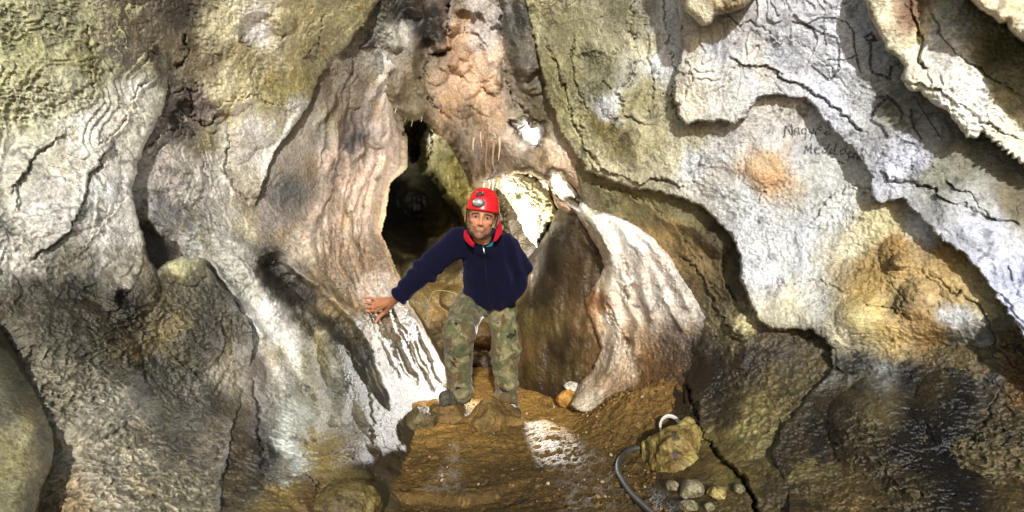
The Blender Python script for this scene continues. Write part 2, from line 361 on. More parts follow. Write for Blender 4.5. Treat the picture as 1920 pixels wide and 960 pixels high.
# left wall with drapery and the smooth flowstone at its foot
sheet('cave_wall_left',
 [(-320,-300),(700,-300),(705,40),(758,88),(768,128),(744,158),(738,215),(752,262),(750,312),(722,338),(712,400),(702,440),(722,480),(748,545),(800,630),(838,700),(838,748),(812,772),(792,812),(772,870),(762,930),(752,980),(740,1260),(-320,1260)],
 [(620,170,(120,110,90)),(680,130,(150,135,120)),(700,70,(105,100,95)),(690,112,(90,86,86)),(742,118,(215,210,205)),(650,220,(125,110,100)),(705,235,(195,178,165)),(730,280,(212,190,172)),
  (640,280,(195,170,150)),(600,330,(150,135,120)),(560,350,(110,110,105)),(655,350,(205,178,155)),(705,385,(210,185,160)),(620,400,(190,170,148)),(640,430,(205,182,160)),(540,400,(150,140,130)),
  (580,450,(180,165,142)),(640,480,(175,150,120)),(690,480,(150,125,92)),(690,540,(200,180,160)),(515,505,(45,38,30)),(540,520,(50,44,36)),(560,560,(60,54,44)),(610,610,(80,74,58)),(560,490,(160,150,135)),
  (640,560,(155,135,90)),(640,650,(78,74,64)),(700,640,(150,140,120)),(450,520,(180,178,166)),(490,590,(225,222,214)),(500,680,(190,184,170)),(545,640,(215,212,200)),(590,660,(160,152,115)),
  (560,780,(180,184,172)),(535,850,(195,198,188)),(600,760,(160,156,130)),(505,780,(150,145,135)),(480,800,(110,102,98)),(500,860,(60,56,54)),(620,860,(150,130,58)),(660,900,(135,118,50)),
  (570,930,(125,100,40)),(530,940,(150,130,60)),(660,760,(135,132,115)),(680,700,(80,78,70)),(720,760,(95,90,80)),(740,820,(85,74,50)),(700,850,(75,60,35)),(440,900,(95,86,62)),(450,820,(112,102,82)),
  (780,640,(128,116,98)),(800,720,(130,118,98)),(740,600,(140,126,104)),(600,500,(150,132,100)),(730,700,(124,116,98)),(760,680,(112,102,86)),(810,660,(136,124,106)),(655,260,(90,85,85)),(740,160,(200,190,175)),(600,250,(165,158,140)),
  (660,960,(110,92,40)),(330,420,(150,148,140)),(380,455,(178,175,164)),(285,450,(66,56,46)),(425,440,(190,186,172)),(300,490,(50,42,34)),(440,490,(190,186,174)),(400,520,(200,196,180)),(250,380,(160,155,145)),(460,690,(150,140,125)),(420,940,(100,90,60))],
 off=0, seed=1, edge=20, rnd=.08, skirt=10, drop=.55, jag=3, amp=.75, terr=.7,
 ridges=[([(250,380),(330,415),(420,465),(500,545),(560,640),(600,760)],24,.075),([(462,470),(540,535),(620,605),(695,690),(725,770)],15,-.036),([(500,466),(600,538),(655,588),(694,640),(716,715),(745,785)],9,.065),([(420,440),(470,470),(500,500)],10,.04)]+guides([(600,330),(585,430),(600,520),(650,600),(700,700),(730,780)],[(745,260),(712,360),(694,450),(718,520),(772,600),(832,700)],13,3.4,.013,3)+guides([(655,70),(612,190),(600,320),(580,400)],[(752,105),(738,215),(744,320),(712,400)],7,4,.016,21)+guides([(690,560),(735,650),(790,750)],[(765,545),(805,630),(838,715)],8,3,.030,8)+[([(690,100),(655,160),(640,230),(615,320),(605,380)],9,.035),([(752,110),(715,150),(690,190),(683,260),(660,320)],9,.05),([(735,215),(722,300),(700,360),(690,430),(700,500),(735,570),(790,660)],9,.04),
  ([(655,390),(650,440),(675,510),(715,575),(760,660),(800,740)],7,.04),([(600,380),(578,450),(600,520),(660,590),(705,660),(722,720),(745,770)],9,.045),([(545,480),(600,545),(660,600),(690,650),(720,720)],9,.04),
  ([(390,485),(430,540),(470,600),(500,640)],9,.05),([(625,320),(600,400),(560,450)],8,.03),([(700,300),(672,360),(660,400)],7,.03),([(560,560),(640,650),(680,760),(700,820)],14,.05),
  ([(800,560),(840,690)],6,.03),([(770,570),(815,680)],6,.03),([(735,560),(790,700)],5,.025),([(500,640),(545,720),(560,800),(540,860)],22,.04),([(620,640),(650,720),(640,800)],16,.035),
  ([(705,60),(668,110),(625,190),(590,250)],6,.03),([(580,660),(600,740),(590,820)],14,.025)],
 cracks=[([(475,700),(488,790),(490,860),(494,920)],3,.05,.06,40,-1),([(560,860),(600,850),(650,850),(690,880),(705,900)],3,.03,.05,18,1),([(640,650),(690,700),(700,790),(690,860)],3,.03,.035,25,-1),
  ([(520,900),(570,885),(600,905),(590,940)],3,.03,.04,16,1),([(745,780),(755,820),(735,870)],3,.03,.02,12,-1)],
 bumps=[(690,118,30,-.09),(515,505,34,-.07),(545,540,30,-.05),(705,140,18,-.05),(640,880,60,.06),(570,925,32,.05),(695,855,20,-.05),(710,255,26,.05),(470,700,30,.03),(655,120,16,.04)],
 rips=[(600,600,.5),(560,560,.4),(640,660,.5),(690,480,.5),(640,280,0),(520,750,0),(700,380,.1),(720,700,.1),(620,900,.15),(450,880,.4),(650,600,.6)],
 wets=[(780,640,.9),(740,600,.7),(600,600,.4),(700,380,.2),(540,700,.25),(650,900,.5),(450,560,.5),(820,720,.9),(690,650,.6)])

# upper left slab
sheet('cave_wall_slab',
 [(180,-300),(722,-300),(714,0),(690,40),(655,78),(620,118),(598,145),(585,185),(560,225),(528,262),(508,300),(498,335),(480,385),(476,430),(486,465),(470,486),(440,470),(410,480),(385,486),(345,470),(300,440),(262,400),(180,400)],
 [(335,170,(98,88,78)),(350,60,(122,109,80)),(345,20,(88,78,65)),(420,50,(200,191,150)),(490,65,(217,211,205)),(560,30,(176,164,115)),(610,60,(166,156,108)),(455,120,(171,158,110)),(430,160,(217,205,165)),(520,165,(176,164,100)),
  (560,130,(151,137,75)),(650,30,(156,148,105)),(340,230,(93,82,74)),(375,205,(117,102,95)),(380,250,(161,151,115)),(480,225,(210,205,196)),(330,330,(192,182,172)),(290,310,(186,176,165)),(400,350,(213,209,200)),(440,400,(132,109,62)),
  (425,330,(166,156,130)),(330,420,(137,135,130)),(380,450,(166,164,158)),(420,440,(181,176,165)),(460,300,(207,201,190)),(520,240,(200,197,190)),(440,260,(205,197,180)),(395,115,(127,112,80)),(300,380,(147,145,142)),(280,370,(186,178,170)),
  (500,200,(186,176,130)),(560,190,(196,191,180)),(470,450,(147,132,100)),(380,300,(200,194,182)),(520,100,(171,161,120)),(590,110,(147,137,95))],
 off=lambda X, Y: .10 - .05 * sstep(200, 330, Y) - .10 * sstep(350, 445, Y), seed=2, edge=10, rnd=.02, skirt=8, drop=.3, jag=5,
 ridges=[([(575,200),(530,255),(505,310),(480,380)],7,.03),([(270,395),(330,430),(420,485)],26,.10),([(262,372),(340,405),(440,440)],10,.02)],
 cracks=[([(268,285),(300,255),(350,235),(365,245)],3,.03,.03,14,1),([(375,140),(362,175),(366,225),(388,232),(412,212)],3,.03,.03,12,-1),([(385,215),(425,188),(480,185),(520,200),(550,195),(585,188)],2.5,.02,.035,16,1),
  ([(452,55),(452,75),(475,88),(515,88),(540,70),(530,45)],3,.02,.02,10,1),([(430,240),(418,300),(430,340),(470,385)],3,.025,.02,12,1),([(345,60),(355,100),(330,130)],4,.05,.02,10,1),
  ([(560,255),(548,300),(560,330)],2,.02,.02,10,1),([(380,300),(400,350),(430,400)],3,.02,.015,12,-1),([(322,175),(350,170),(372,195)],3,.03,.02,9,1),([(610,20),(595,80),(560,120)],2.5,.02,.015,9,1)],
 bumps=[(488,62,40,-.05),(430,165,50,.035),(480,225,55,.04),(330,330,60,.03),(343,215,30,-.06),(530,40,26,.03),(440,270,40,.03)],
 rips=[(440,400,.9),(560,170,.5),(420,120,.5),(330,330,0),(400,340,.1),(480,220,.05),(600,60,.35),(480,140,.5),(345,190,.5),(500,40,.1)],
 wets=[(400,300,.25),(330,200,.5),(540,230,.6)])

# nearest left slab running down into the rippled bulge
sheet('cave_wall_bulge',
 [(-320,-300),(352,-300),(346,0),(344,40),(320,62),(342,95),(320,122),(317,165),(302,215),(270,272),(256,320),(250,368),(262,430),(276,475),(292,505),(322,492),(342,482),(384,488),(412,530),(445,570),(470,622),(474,680),(460,740),(436,800),(428,852),(412,900),(402,1260),(-320,1260)],
 [(0,0,(158,156,118)),(100,60,(150,148,114)),(200,100,(168,164,126)),(60,200,(182,180,150)),(30,300,(208,205,186)),(150,250,(222,218,206)),(100,400,(226,222,212)),(200,350,(226,222,212)),(240,180,(208,204,192)),
  (20,480,(200,196,182)),(266,60,(118,106,82)),(288,95,(95,84,62)),(235,60,(165,160,120)),(230,20,(160,155,112)),(250,120,(170,165,130)),(130,30,(150,147,110)),(305,40,(195,190,170)),(200,450,(218,214,204)),(150,130,(165,160,112)),(60,100,(160,158,112)),(120,180,(185,182,150)),(300,180,(205,200,180)),
  (60,540,(84,77,60)),(150,560,(65,60,43)),(180,620,(72,65,46)),(120,600,(79,73,55)),(280,690,(82,79,65)),(225,555,(38,32,22)),(245,575,(44,37,25)),(150,650,(84,80,63)),(250,640,(111,98,67)),(320,600,(120,108,68)),(300,700,(92,89,77)),(200,780,(154,149,129)),
  (100,850,(161,153,127)),(250,880,(161,153,130)),(350,900,(137,129,104)),(385,750,(94,90,79)),(435,680,(156,149,135)),(400,560,(96,92,79)),(352,500,(185,182,142)),(440,620,(111,106,92)),(30,600,(103,96,77)),
  (280,500,(140,130,108)),(330,560,(103,96,72)),(200,900,(150,141,120)),(260,800,(150,144,127)),(330,820,(107,101,84)),(390,830,(129,120,101)),(360,640,(103,98,79)),(110,720,(129,123,101)),(60,480,(195,190,175)),
  (260,230,(205,200,182)),(255,420,(222,218,205)),(0,180,(170,168,125)),(110,940,(146,129,94)),(300,950,(146,137,111)),(120,500,(140,135,115)),(250,500,(175,168,150)),(200,600,(81,75,53)),(380,620,(86,82,68))],
 stain=.28, off=lambda X, Y: .09 + .07 * sstep(250, 420, Y) - .11 * sstep(560, 720, Y), seed=3, edge=12, rnd=.025, skirt=8, drop=.4, jag=6,
 cracks=[([(300,145),(262,165),(245,195),(232,225),(200,262),(178,285)],3,.03,.035,14,-1),([(222,262),(196,292),(172,335),(160,380),(130,430),(100,460),(45,492)],3,.035,.035,18,1),([(120,500),(180,430),(215,395),(245,370)],2.5,.02,.02,12,1),
  ([(160,20),(170,100),(176,150),(176,185),(150,190)],3,.025,.02,12,-1),([(234,-20),(226,50),(252,90),(300,105)],4,.03,.02,12,1),([(265,0),(262,60),(300,70)],3,.02,.02,9,1),([(60,300),(35,350),(30,400)],2.5,.015,.015,12,1),
  ([(395,500),(430,590),(440,640),(425,700),(400,740)],3,.02,.02,16,-1),([(300,650),(350,690),(392,720)],3,.02,.03,20,1),([(130,240),(60,300),(20,370)],3,.02,.02,18,1)],
 bumps=[(240,540,60,.05),(350,503,38,.05),(232,560,18,-.03),(270,60,30,-.05),(300,300,30,.03),(360,640,60,.05),(120,330,110,.05),(130,700,140,.06)],
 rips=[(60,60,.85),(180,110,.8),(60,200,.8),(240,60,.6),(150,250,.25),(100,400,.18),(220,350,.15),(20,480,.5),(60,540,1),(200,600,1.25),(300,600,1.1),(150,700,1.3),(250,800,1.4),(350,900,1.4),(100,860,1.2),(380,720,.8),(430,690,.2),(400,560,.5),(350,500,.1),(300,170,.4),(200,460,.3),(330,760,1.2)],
 wets=[(200,600,.6),(300,700,.7),(100,300,.2),(200,800,.5),(360,520,.6),(60,100,.3),(400,650,.7)])

sheet('cave_boulder_corner',
 [(-320,560),(-60,570),(0,598),(26,640),(52,700),(88,755),(106,805),(98,870),(80,925),(70,975),(60,1260),(-320,1260)],
 [(30,700,(95,92,60)),(50,800,(160,152,110)),(30,900,(135,130,88)),(0,640,(75,70,45)),(85,820,(130,122,90)),(15,760,(105,104,85)),(70,860,(140,128,85)),(10,850,(150,142,90)),(-200,800,(110,100,70))],
 off=.22, seed=4, edge=60, rnd=.16, skirt=10, drop=.5, jag=4, amp=.6, terr=.4, smudge=14, wets=[(0,700,.4),(50,900,.5)],
 kind='thing', label='big lichen-green rounded boulder cut off by the lower left corner against the rippled wall', cat='boulder', oname='boulder')

# ceiling over the arch
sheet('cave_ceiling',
 [(540,-300),(1180,-300),(1180,330),(1090,400),(1062,402),(1048,378),(1034,340),(1000,318),(960,322),(930,338),(905,350),(890,345),(878,312),(862,278),(845,256),(820,238),(795,212),(775,220),(748,212),(700,212),(540,212)],
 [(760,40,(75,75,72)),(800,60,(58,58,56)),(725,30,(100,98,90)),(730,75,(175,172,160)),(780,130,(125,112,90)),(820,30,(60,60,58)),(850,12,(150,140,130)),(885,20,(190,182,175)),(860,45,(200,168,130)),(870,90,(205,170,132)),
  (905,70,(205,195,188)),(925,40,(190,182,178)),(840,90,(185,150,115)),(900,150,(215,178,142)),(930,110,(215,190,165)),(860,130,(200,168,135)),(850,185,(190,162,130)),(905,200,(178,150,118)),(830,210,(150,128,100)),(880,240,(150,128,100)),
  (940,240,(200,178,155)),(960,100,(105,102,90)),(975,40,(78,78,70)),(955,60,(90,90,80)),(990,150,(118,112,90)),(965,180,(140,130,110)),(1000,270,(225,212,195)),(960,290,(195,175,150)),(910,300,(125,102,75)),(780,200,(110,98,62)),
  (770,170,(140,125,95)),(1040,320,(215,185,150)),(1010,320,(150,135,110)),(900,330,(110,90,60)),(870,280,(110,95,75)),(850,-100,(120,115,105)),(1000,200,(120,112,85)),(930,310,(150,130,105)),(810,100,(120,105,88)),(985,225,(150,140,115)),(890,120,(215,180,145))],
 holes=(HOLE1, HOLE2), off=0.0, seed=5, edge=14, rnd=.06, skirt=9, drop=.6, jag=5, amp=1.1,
 ridges=[([(780,-60),(775,60),(760,130),(740,200)],26,.12),([(722,-60),(728,40),(745,100)],20,.10),([(815,-60),(822,40),(828,100)],20,.10),([(975,-60),(985,60),(1000,150)],26,.14),([(945,-60),(955,60),(975,130),(1000,190)],14,.08),
  ([(890,200),(930,250),(985,300),(1040,350)],26,.12),([(830,160),(860,240),(890,300),(900,340)],22,.10),([(940,220),(1000,250),(1040,310),(1060,370)],16,.10),([(770,100),(775,150),(800,180)],9,.05),([(880,0),(900,60),(930,120),(940,170)],10,.06)],
 cracks=[([(852,20),(872,60),(895,68),(905,80),(925,95)],3,.05,.03,14,1),([(930,-60),(945,60),(945,130),(965,190),(1010,240)],4,.07,.0,9,1),([(838,-60),(842,30),(838,90),(805,110)],4,.08,0,9,1),([(800,110),(795,160),(815,200),(860,235)],3,.05,.03,16,1),
  ([(860,140),(900,165),(935,185)],3,.04,.03,14,-1),([(840,180),(880,200),(930,205)],3,.04,.02,14,1)],
 bumps=[(875,90,26,.06),(862,120,22,.07),(905,125,28,.08),(925,155,22,.07),(880,165,22,.05),(840,115,20,.06),(895,38,15,-.10),(870,30,12,-.08),(870,195,28,.05),(820,140,22,.04),(985,135,20,.06),(915,200,20,.05),(1005,165,16,.05),(800,85,16,-.06),(775,35,18,-.06),(850,50,16,.05),(930,60,12,-.05)],
 wets=[(800,60,.7),(980,60,.6),(880,150,.15),(900,30,.6),(1000,250,.5)], rips=[(850,150,0),(760,50,.3),(980,80,.2)])

# right wall, main body
sheet('cave_wall_right',
 [(985,-300),(986,0),(1008,90),(1030,180),(1050,240),(1075,300),(1082,345),(1094,380),(1122,410),(1150,480),(1160,560),(1130,640),(1100,700),(1078,748),(1130,800),(1150,850),(1150,960),(1150,1260),(2320,1260),(2320,-300)],
 [(1120,360,(150,142,98)),(1200,375,(150,138,85)),(1280,395,(130,122,80)),(1250,430,(165,138,70)),(1330,450,(92,80,48)),(1370,480,(100,90,58)),(1340,520,(112,95,52)),(1370,560,(96,84,56)),(1300,470,(140,118,62)),(1390,600,(165,155,112)),(1420,640,(100,90,65)),
  (1090,385,(150,140,110)),(1200,520,(150,120,80)),(1150,700,(126,96,50)),(1230,690,(100,75,37)),(1290,640,(68,60,52)),(1330,690,(52,45,36)),(1400,680,(65,57,40)),(1450,705,(100,89,55)),(1290,760,(67,55,33)),(1400,800,(141,130,70)),
  (1350,860,(121,107,48)),(1450,760,(109,99,58)),(1400,920,(109,94,42)),(1350,760,(77,67,40)),(1290,720,(55,48,38)),(1240,800,(100,71,29)),(1280,900,(105,84,35)),(1240,960,(58,43,21)),(1440,850,(126,115,58)),(1450,920,(92,79,40)),(1440,660,(84,75,58))],
 holes=(HOLE2,), off=.03, seed=6, edge=12, rnd=.03, skirt=9, drop=.5, jag=4,
 cracks=[([(1095,345),(1160,352),(1215,382),(1265,425),(1300,470),(1340,540),(1375,600)],3,.03,.05,22,1),([(1272,690),(1300,760),(1318,815),(1350,858),(1395,895),(1420,960),(1425,1050)],5,.09,.05,36,-1),([(1270,470),(1320,520),(1345,580),(1390,640)],3,.03,.03,14,-1),
  ([(1250,600),(1262,680),(1285,760)],4,.06,.03,20,1),([(1310,420),(1350,470),(1362,540),(1380,570)],3,.03,.03,14,1)],
 ridges=[([(1300,640),(1330,700),(1300,780)],20,.04),([(1370,600),(1400,640),(1390,700)],14,.03),([(1220,400),(1300,430),(1350,480)],12,.03)],
 bumps=[(1385,610,28,.05),(1345,455,30,.04),(1400,800,60,.05)],
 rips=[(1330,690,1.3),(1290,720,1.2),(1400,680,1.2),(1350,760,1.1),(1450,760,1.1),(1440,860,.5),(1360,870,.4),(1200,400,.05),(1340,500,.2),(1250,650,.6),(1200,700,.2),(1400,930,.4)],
 wets=[(1330,690,.95),(1400,800,.6),(1200,400,.2),(1340,500,.25),(1300,760,.8),(1240,800,.3)])

# right wall, overhanging slab with the writing
sheet('cave_wall_ledge',
 [(985,-300),(984,0),(1006,90),(1026,180),(1048,235),(1078,285),(1102,318),(1140,336),(1180,350),(1235,362),(1275,370),(1312,384),(1346,412),(1376,448),(1390,478),(1388,520),(1400,560),(1418,594),(1450,620),(1485,618),(1520,618),(1545,634),(1562,652),(1560,690),(1538,718),(1500,760),(1470,800),(1448,850),(1452,880),(1475,915),(1482,960),(1495,1260),(2320,1260),(2320,-300)],
 [(1015,30,(185,180,140)),(1080,60,(165,160,118)),(1150,60,(175,170,135)),(1060,150,(150,144,98)),(1130,150,(135,132,98)),(1200,80,(195,190,160)),(1050,230,(170,165,115)),(1130,225,(140,128,62)),(1150,190,(205,207,210)),(1200,200,(165,158,112)),
  (1240,100,(218,219,222)),(1165,290,(140,130,75)),(1090,275,(178,172,130)),(1240,300,(205,198,165)),(1150,322,(205,195,160)),(1210,280,(190,182,140)),(1180,30,(150,145,112)),(1115,110,(120,116,85)),(1235,30,(208,209,210)),
  (1350,265,(205,203,201)),(1300,300,(198,199,199)),(1290,250,(185,180,150)),(1440,250,(205,201,197)),(1448,312,(214,182,135)),(1445,332,(216,172,112)),(1520,290,(201,203,203)),(1540,335,(201,202,197)),(1400,370,(199,202,203)),(1420,430,(199,202,203)),
  (1500,430,(205,208,212)),(1570,400,(205,206,205)),(1600,460,(212,204,175)),(1500,500,(205,207,207)),(1650,430,(205,196,150)),(1430,520,(211,212,215)),(1520,570,(203,201,191)),(1680,470,(170,138,62)),(1635,500,(160,132,58)),(1620,540,(175,148,70)),(1720,520,(195,168,105)),
  (1690,580,(140,120,72)),(1610,600,(205,190,128)),(1745,640,(140,110,35)),(1680,625,(185,160,92)),(1790,590,(198,200,204)),(1855,640,(145,146,147)),(1775,480,(165,135,62)),(1790,530,(190,165,100)),(1750,420,(198,200,204)),(1880,650,(159,132,67)),(1900,720,(130,99,31)),
  (1850,550,(200,182,122)),(1585,625,(200,190,160)),(1480,580,(205,198,170)),(1720,600,(170,140,75)),(1650,580,(200,178,110)),
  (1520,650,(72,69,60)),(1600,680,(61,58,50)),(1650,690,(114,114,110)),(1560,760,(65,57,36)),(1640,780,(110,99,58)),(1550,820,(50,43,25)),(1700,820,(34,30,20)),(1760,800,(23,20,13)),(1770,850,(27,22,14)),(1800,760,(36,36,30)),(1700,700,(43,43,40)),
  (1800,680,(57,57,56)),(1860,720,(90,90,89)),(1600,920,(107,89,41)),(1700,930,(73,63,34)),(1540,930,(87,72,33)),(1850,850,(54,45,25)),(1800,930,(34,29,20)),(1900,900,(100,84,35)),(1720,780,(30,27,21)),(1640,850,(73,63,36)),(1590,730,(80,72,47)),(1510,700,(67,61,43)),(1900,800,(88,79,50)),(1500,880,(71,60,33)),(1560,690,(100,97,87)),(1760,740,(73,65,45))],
 off=lambda X, Y: .165 - .115 * sstep(590, 660, Y), seed=7, edge=6, rnd=.008, skirt=7, drop=.3, jag=7, terr=.6, ink=True, step=1.7, smudge=20, stain=.22,
 cracks=[([(1015,60),(1052,150),(1072,220),(1105,285),(1140,330)],3.5,.04,.04,18,-1),([(1040,120),(1062,190),(1100,250),(1130,300)],3,.03,.02,12,1),([(1185,140),(1160,175),(1168,215),(1200,235),(1235,232)],3,.03,.025,14,-1),([(1150,180),(1135,155),(1150,140)],3,.02,.03,10,1),
  ([(1305,318),(1318,296),(1345,286),(1372,298),(1386,325),(1376,355),(1360,385)],3,.018,.04,26,1),([(1575,355),(1600,348),(1628,352),(1642,372)],2.5,.02,.018,14,1),([(1578,355),(1550,375),(1535,405),(1520,420)],2.5,.015,.018,14,-1),([(1400,475),(1430,505),(1465,535),(1500,530),(1535,528),(1570,545),(1610,560),(1650,565)],2.6,.02,.02,14,1),
  ([(1610,560),(1660,575),(1690,585),(1720,582)],2.6,.02,.02,14,-1),([(1738,505),(1765,535),(1790,556),(1805,550)],3,.03,.03,14,1),([(1800,552),(1840,580),(1862,620),(1870,655),(1900,690),(1930,700)],3,.02,.015,12,-1),([(1246,-20),(1250,60),(1264,120),(1262,200),(1280,250)],3,.025,.035,16,1),
  ([(1235,120),(1240,170),(1262,185)],2.5,.02,.02,10,1),([(1545,640),(1568,660),(1566,700)],2.5,.02,.02,10,1),([(1350,388),(1390,400),(1420,380),(1440,350)],3,.015,.02,18,1),([(1500,740),(1530,710),(1560,690),(1600,700)],4,.03,.03,16,1),([(1880,730),(1840,800),(1825,860)],2.5,.03,.02,10,1),
  ([(1085,55),(1100,90),(1140,110),(1180,90)],3,.02,.02,14,1),([(1085,60),(1070,130),(1098,205),(1090,262)],3,.03,.035,14,-1),([(1192,-10),(1180,60),(1196,130),(1165,180)],3,.03,.03,14,1),([(1212,60),(1226,150),(1214,222)],3,.02,.02,12,-1),([(1112,322),(1110,285),(1148,245),(1166,205)],3,.03,.03,14,1),([(1102,312),(1140,322),(1190,340),(1240,335),(1290,352)],3,.03,.05,18,-1),([(1130,20),(1118,90),(1135,140)],3,.03,.03,12,1),([(1290,372),(1300,330),(1290,300)],2.5,.015,.015,10,1),([(1640,500),(1680,540),(1700,600)],3,.02,.02,16,1)],
 bumps=[(1345,330,42,.03),(1690,480,40,.04),(1690,490,16,.05),(1150,195,24,.03),(1445,300,50,.03),(1610,600,48,.03),(1560,640,30,.03),(1720,560,40,.04),(1640,800,90,.05),(1780,760,70,.04),(1425,330,30,.02),(1800,450,40,.02),(1115,120,30,-.04)],
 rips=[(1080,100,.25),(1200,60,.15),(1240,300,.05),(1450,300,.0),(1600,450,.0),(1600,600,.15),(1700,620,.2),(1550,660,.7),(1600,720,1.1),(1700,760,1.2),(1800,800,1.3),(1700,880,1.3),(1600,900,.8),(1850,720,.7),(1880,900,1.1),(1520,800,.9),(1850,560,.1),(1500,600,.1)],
 wets=[(1700,800,1),(1600,720,.8),(1800,850,1),(1500,430,.2),(1450,300,.15),(1100,100,.3),(1700,500,.35),(1850,950,.8),(1540,900,.7)])

# right wall, grey upper sheet
sheet('cave_ceiling_sheet',
 [(1266,-300),(1266,0),(1278,40),(1272,120),(1264,170),(1272,215),(1292,232),(1325,226),(1350,224),(1378,228),(1396,215),(1412,190),(1440,176),(1478,180),(1512,186),(1538,212),(1572,252),(1610,292),(1632,330),(1632,362),(1645,378),(1690,372),(1722,398),(1745,432),(1790,462),(1832,498),(1866,545),(1895,600),(1930,645),(2320,960),(2320,-300)],
 [(1300,130,(215,211,199)),(1350,100,(198,198,205)),(1450,100,(194,197,207)),(1550,200,(194,197,209)),(1700,300,(194,197,212)),(1850,430,(195,199,216)),(1900,520,(194,198,216)),(1290,170,(218,211,190)),(1500,60,(198,199,207)),(1400,150,(184,185,188)),
  (1320,70,(208,201,185)),(1620,200,(174,175,178)),(1660,200,(145,145,127)),(1750,320,(135,135,118)),(1850,400,(166,167,164)),(1420,110,(208,204,196)),(1370,170,(194,193,190)),(1600,100,(192,194,201)),(1350,210,(198,197,190)),(1800,300,(135,133,114)),(1900,380,(126,118,90))],
 stain=.12, off=lambda X, Y: .26 - .05 * sstep(1750, 2000, X), seed=8, edge=5, rnd=.008, skirt=7, drop=.3, jag=9, terr=1.2, amp=.9, ink=True, step=1.7,
 cracks=[([(1352,35),(1385,52),(1412,45),(1440,62),(1475,85)],3,.03,.03,14,1),([(1365,100),(1400,125),(1435,122),(1470,150),(1500,160)],3,.03,.03,14,-1),([(1480,152),(1530,175),(1560,190),(1600,225),(1625,255)],3,.025,.03,14,-1),([(1395,215),(1430,190),(1475,182)],3,.02,.02,12,-1),
  ([(1640,320),(1690,345),(1730,350),(1790,380),(1850,400),(1925,428)],3,.03,.03,14,-1),([(1770,340),(1810,362),(1860,400),(1880,415)],2.5,.03,.03,12,-1),([(1500,210),(1560,260),(1620,320)],2.5,.015,.015,12,1),([(1285,100),(1300,140),(1275,190)],3,.02,.02,10,-1),([(1300,95),(1290,130),(1310,175),(1330,200)],3,.02,.02,12,1),
  ([(1530,-10),(1560,20),(1610,0)],3,.02,.02,10,1),([(1440,90),(1465,60),(1520,100),(1600,170)],2.5,.015,.012,12,1),([(1420,130),(1500,200),(1560,235)],2.5,.015,.012,12,1)],
 rips=[(1450,120,.22),(1700,330,.22),(1900,500,.15),(1300,150,.25)], wets=[(1500,100,.25),(1900,500,.2)])

sheet('hanging_rock',
 [(1276,-300),(1278,-10),(1284,18),(1300,34),(1318,50),(1332,44),(1344,26),(1368,20),(1396,10),(1420,-14),(1440,-300)],
 [(1300,10,(225,215,180)),(1350,0,(205,190,145)),(1320,35,(222,212,185)),(1360,15,(150,130,85))], off=.5, seed=9, edge=16, rnd=.06, skirt=8, drop=.4, jag=5, smudge=10, wets=[(1320,20,.6)],
 kind='thing', label='small cream rock pendant hanging from the ceiling at the top edge, right of centre', cat='rock')

sheet('hanging_flowstone',
 [(1618,-300),(1622,0),(1634,30),(1650,58),(1662,92),(1684,112),(1696,128),(1692,148),(1706,172),(1728,172),(1752,196),(1776,206),(1794,232),(1812,256),(1830,258),(1838,246),(1860,262),(1886,286),(1930,318),(2320,600),(2320,-300)],
 [(1640,20,(222,212,180)),(1660,80,(225,215,180)),(1700,30,(150,115,80)),(1720,60,(222,205,160)),(1720,180,(232,226,200)),(1780,120,(210,208,200)),(1850,200,(212,210,206)),(1800,210,(230,225,205)),(1900,260,(228,222,195)),(1750,80,(215,212,205)),
  (1700,120,(228,218,190)),(1860,90,(130,126,85)),(1800,30,(170,165,140)),(1900,170,(170,160,120)),(1680,150,(232,226,205)),(1830,150,(215,213,208)),(1700,0,(130,100,70))],
 off=lambda X, Y: .40 - .10 * sstep(1780, 2000, X) - .15 * sstep(40, 420, (X - 1640) * .65 - (Y - 40) * .75), seed=10, edge=14, rnd=.03, skirt=8, drop=.5, jag=5, teeth=7, amp=.8, terr=1.1,
 cracks=[([(1700,-20),(1718,40),(1728,90),(1724,120),(1745,125)],4,.04,.03,12,-1),([(1740,0),(1760,60),(1800,110),(1870,150),(1925,190)],3,.03,.03,16,1),([(1690,150),(1740,160),(1790,190),(1850,230),(1920,270)],3,.015,.025,14,-1)],
 rips=[(1850,200,.7),(1760,100,.5),(1650,60,.2)], wets=[(1700,170,.9),(1850,200,.5),(1650,40,.6)],
 kind='thing', label='large ragged cream flowstone across the upper right corner, lower rim toothed with knobs', cat='flowstone')
sheet('hanging_flowstone',
 [(1800,-300),(1812,-10),(1832,12),(1858,28),(1872,44),(1890,40),(1898,62),(1930,80),(1960,110),(2320,260),(2320,-300)],
 [(1850,15,(228,216,180)),(1890,30,(222,206,165)),(1920,60,(226,216,185)),(1840,0,(205,190,150))], off=.62, seed=11, edge=16, rnd=.05, skirt=8, drop=.4, jag=6, teeth=4, smudge=8, wets=[(1880,20,.8)],
 kind='thing', label='small yellowish knobbly flowstone lip at the extreme top right corner', cat='flowstone')

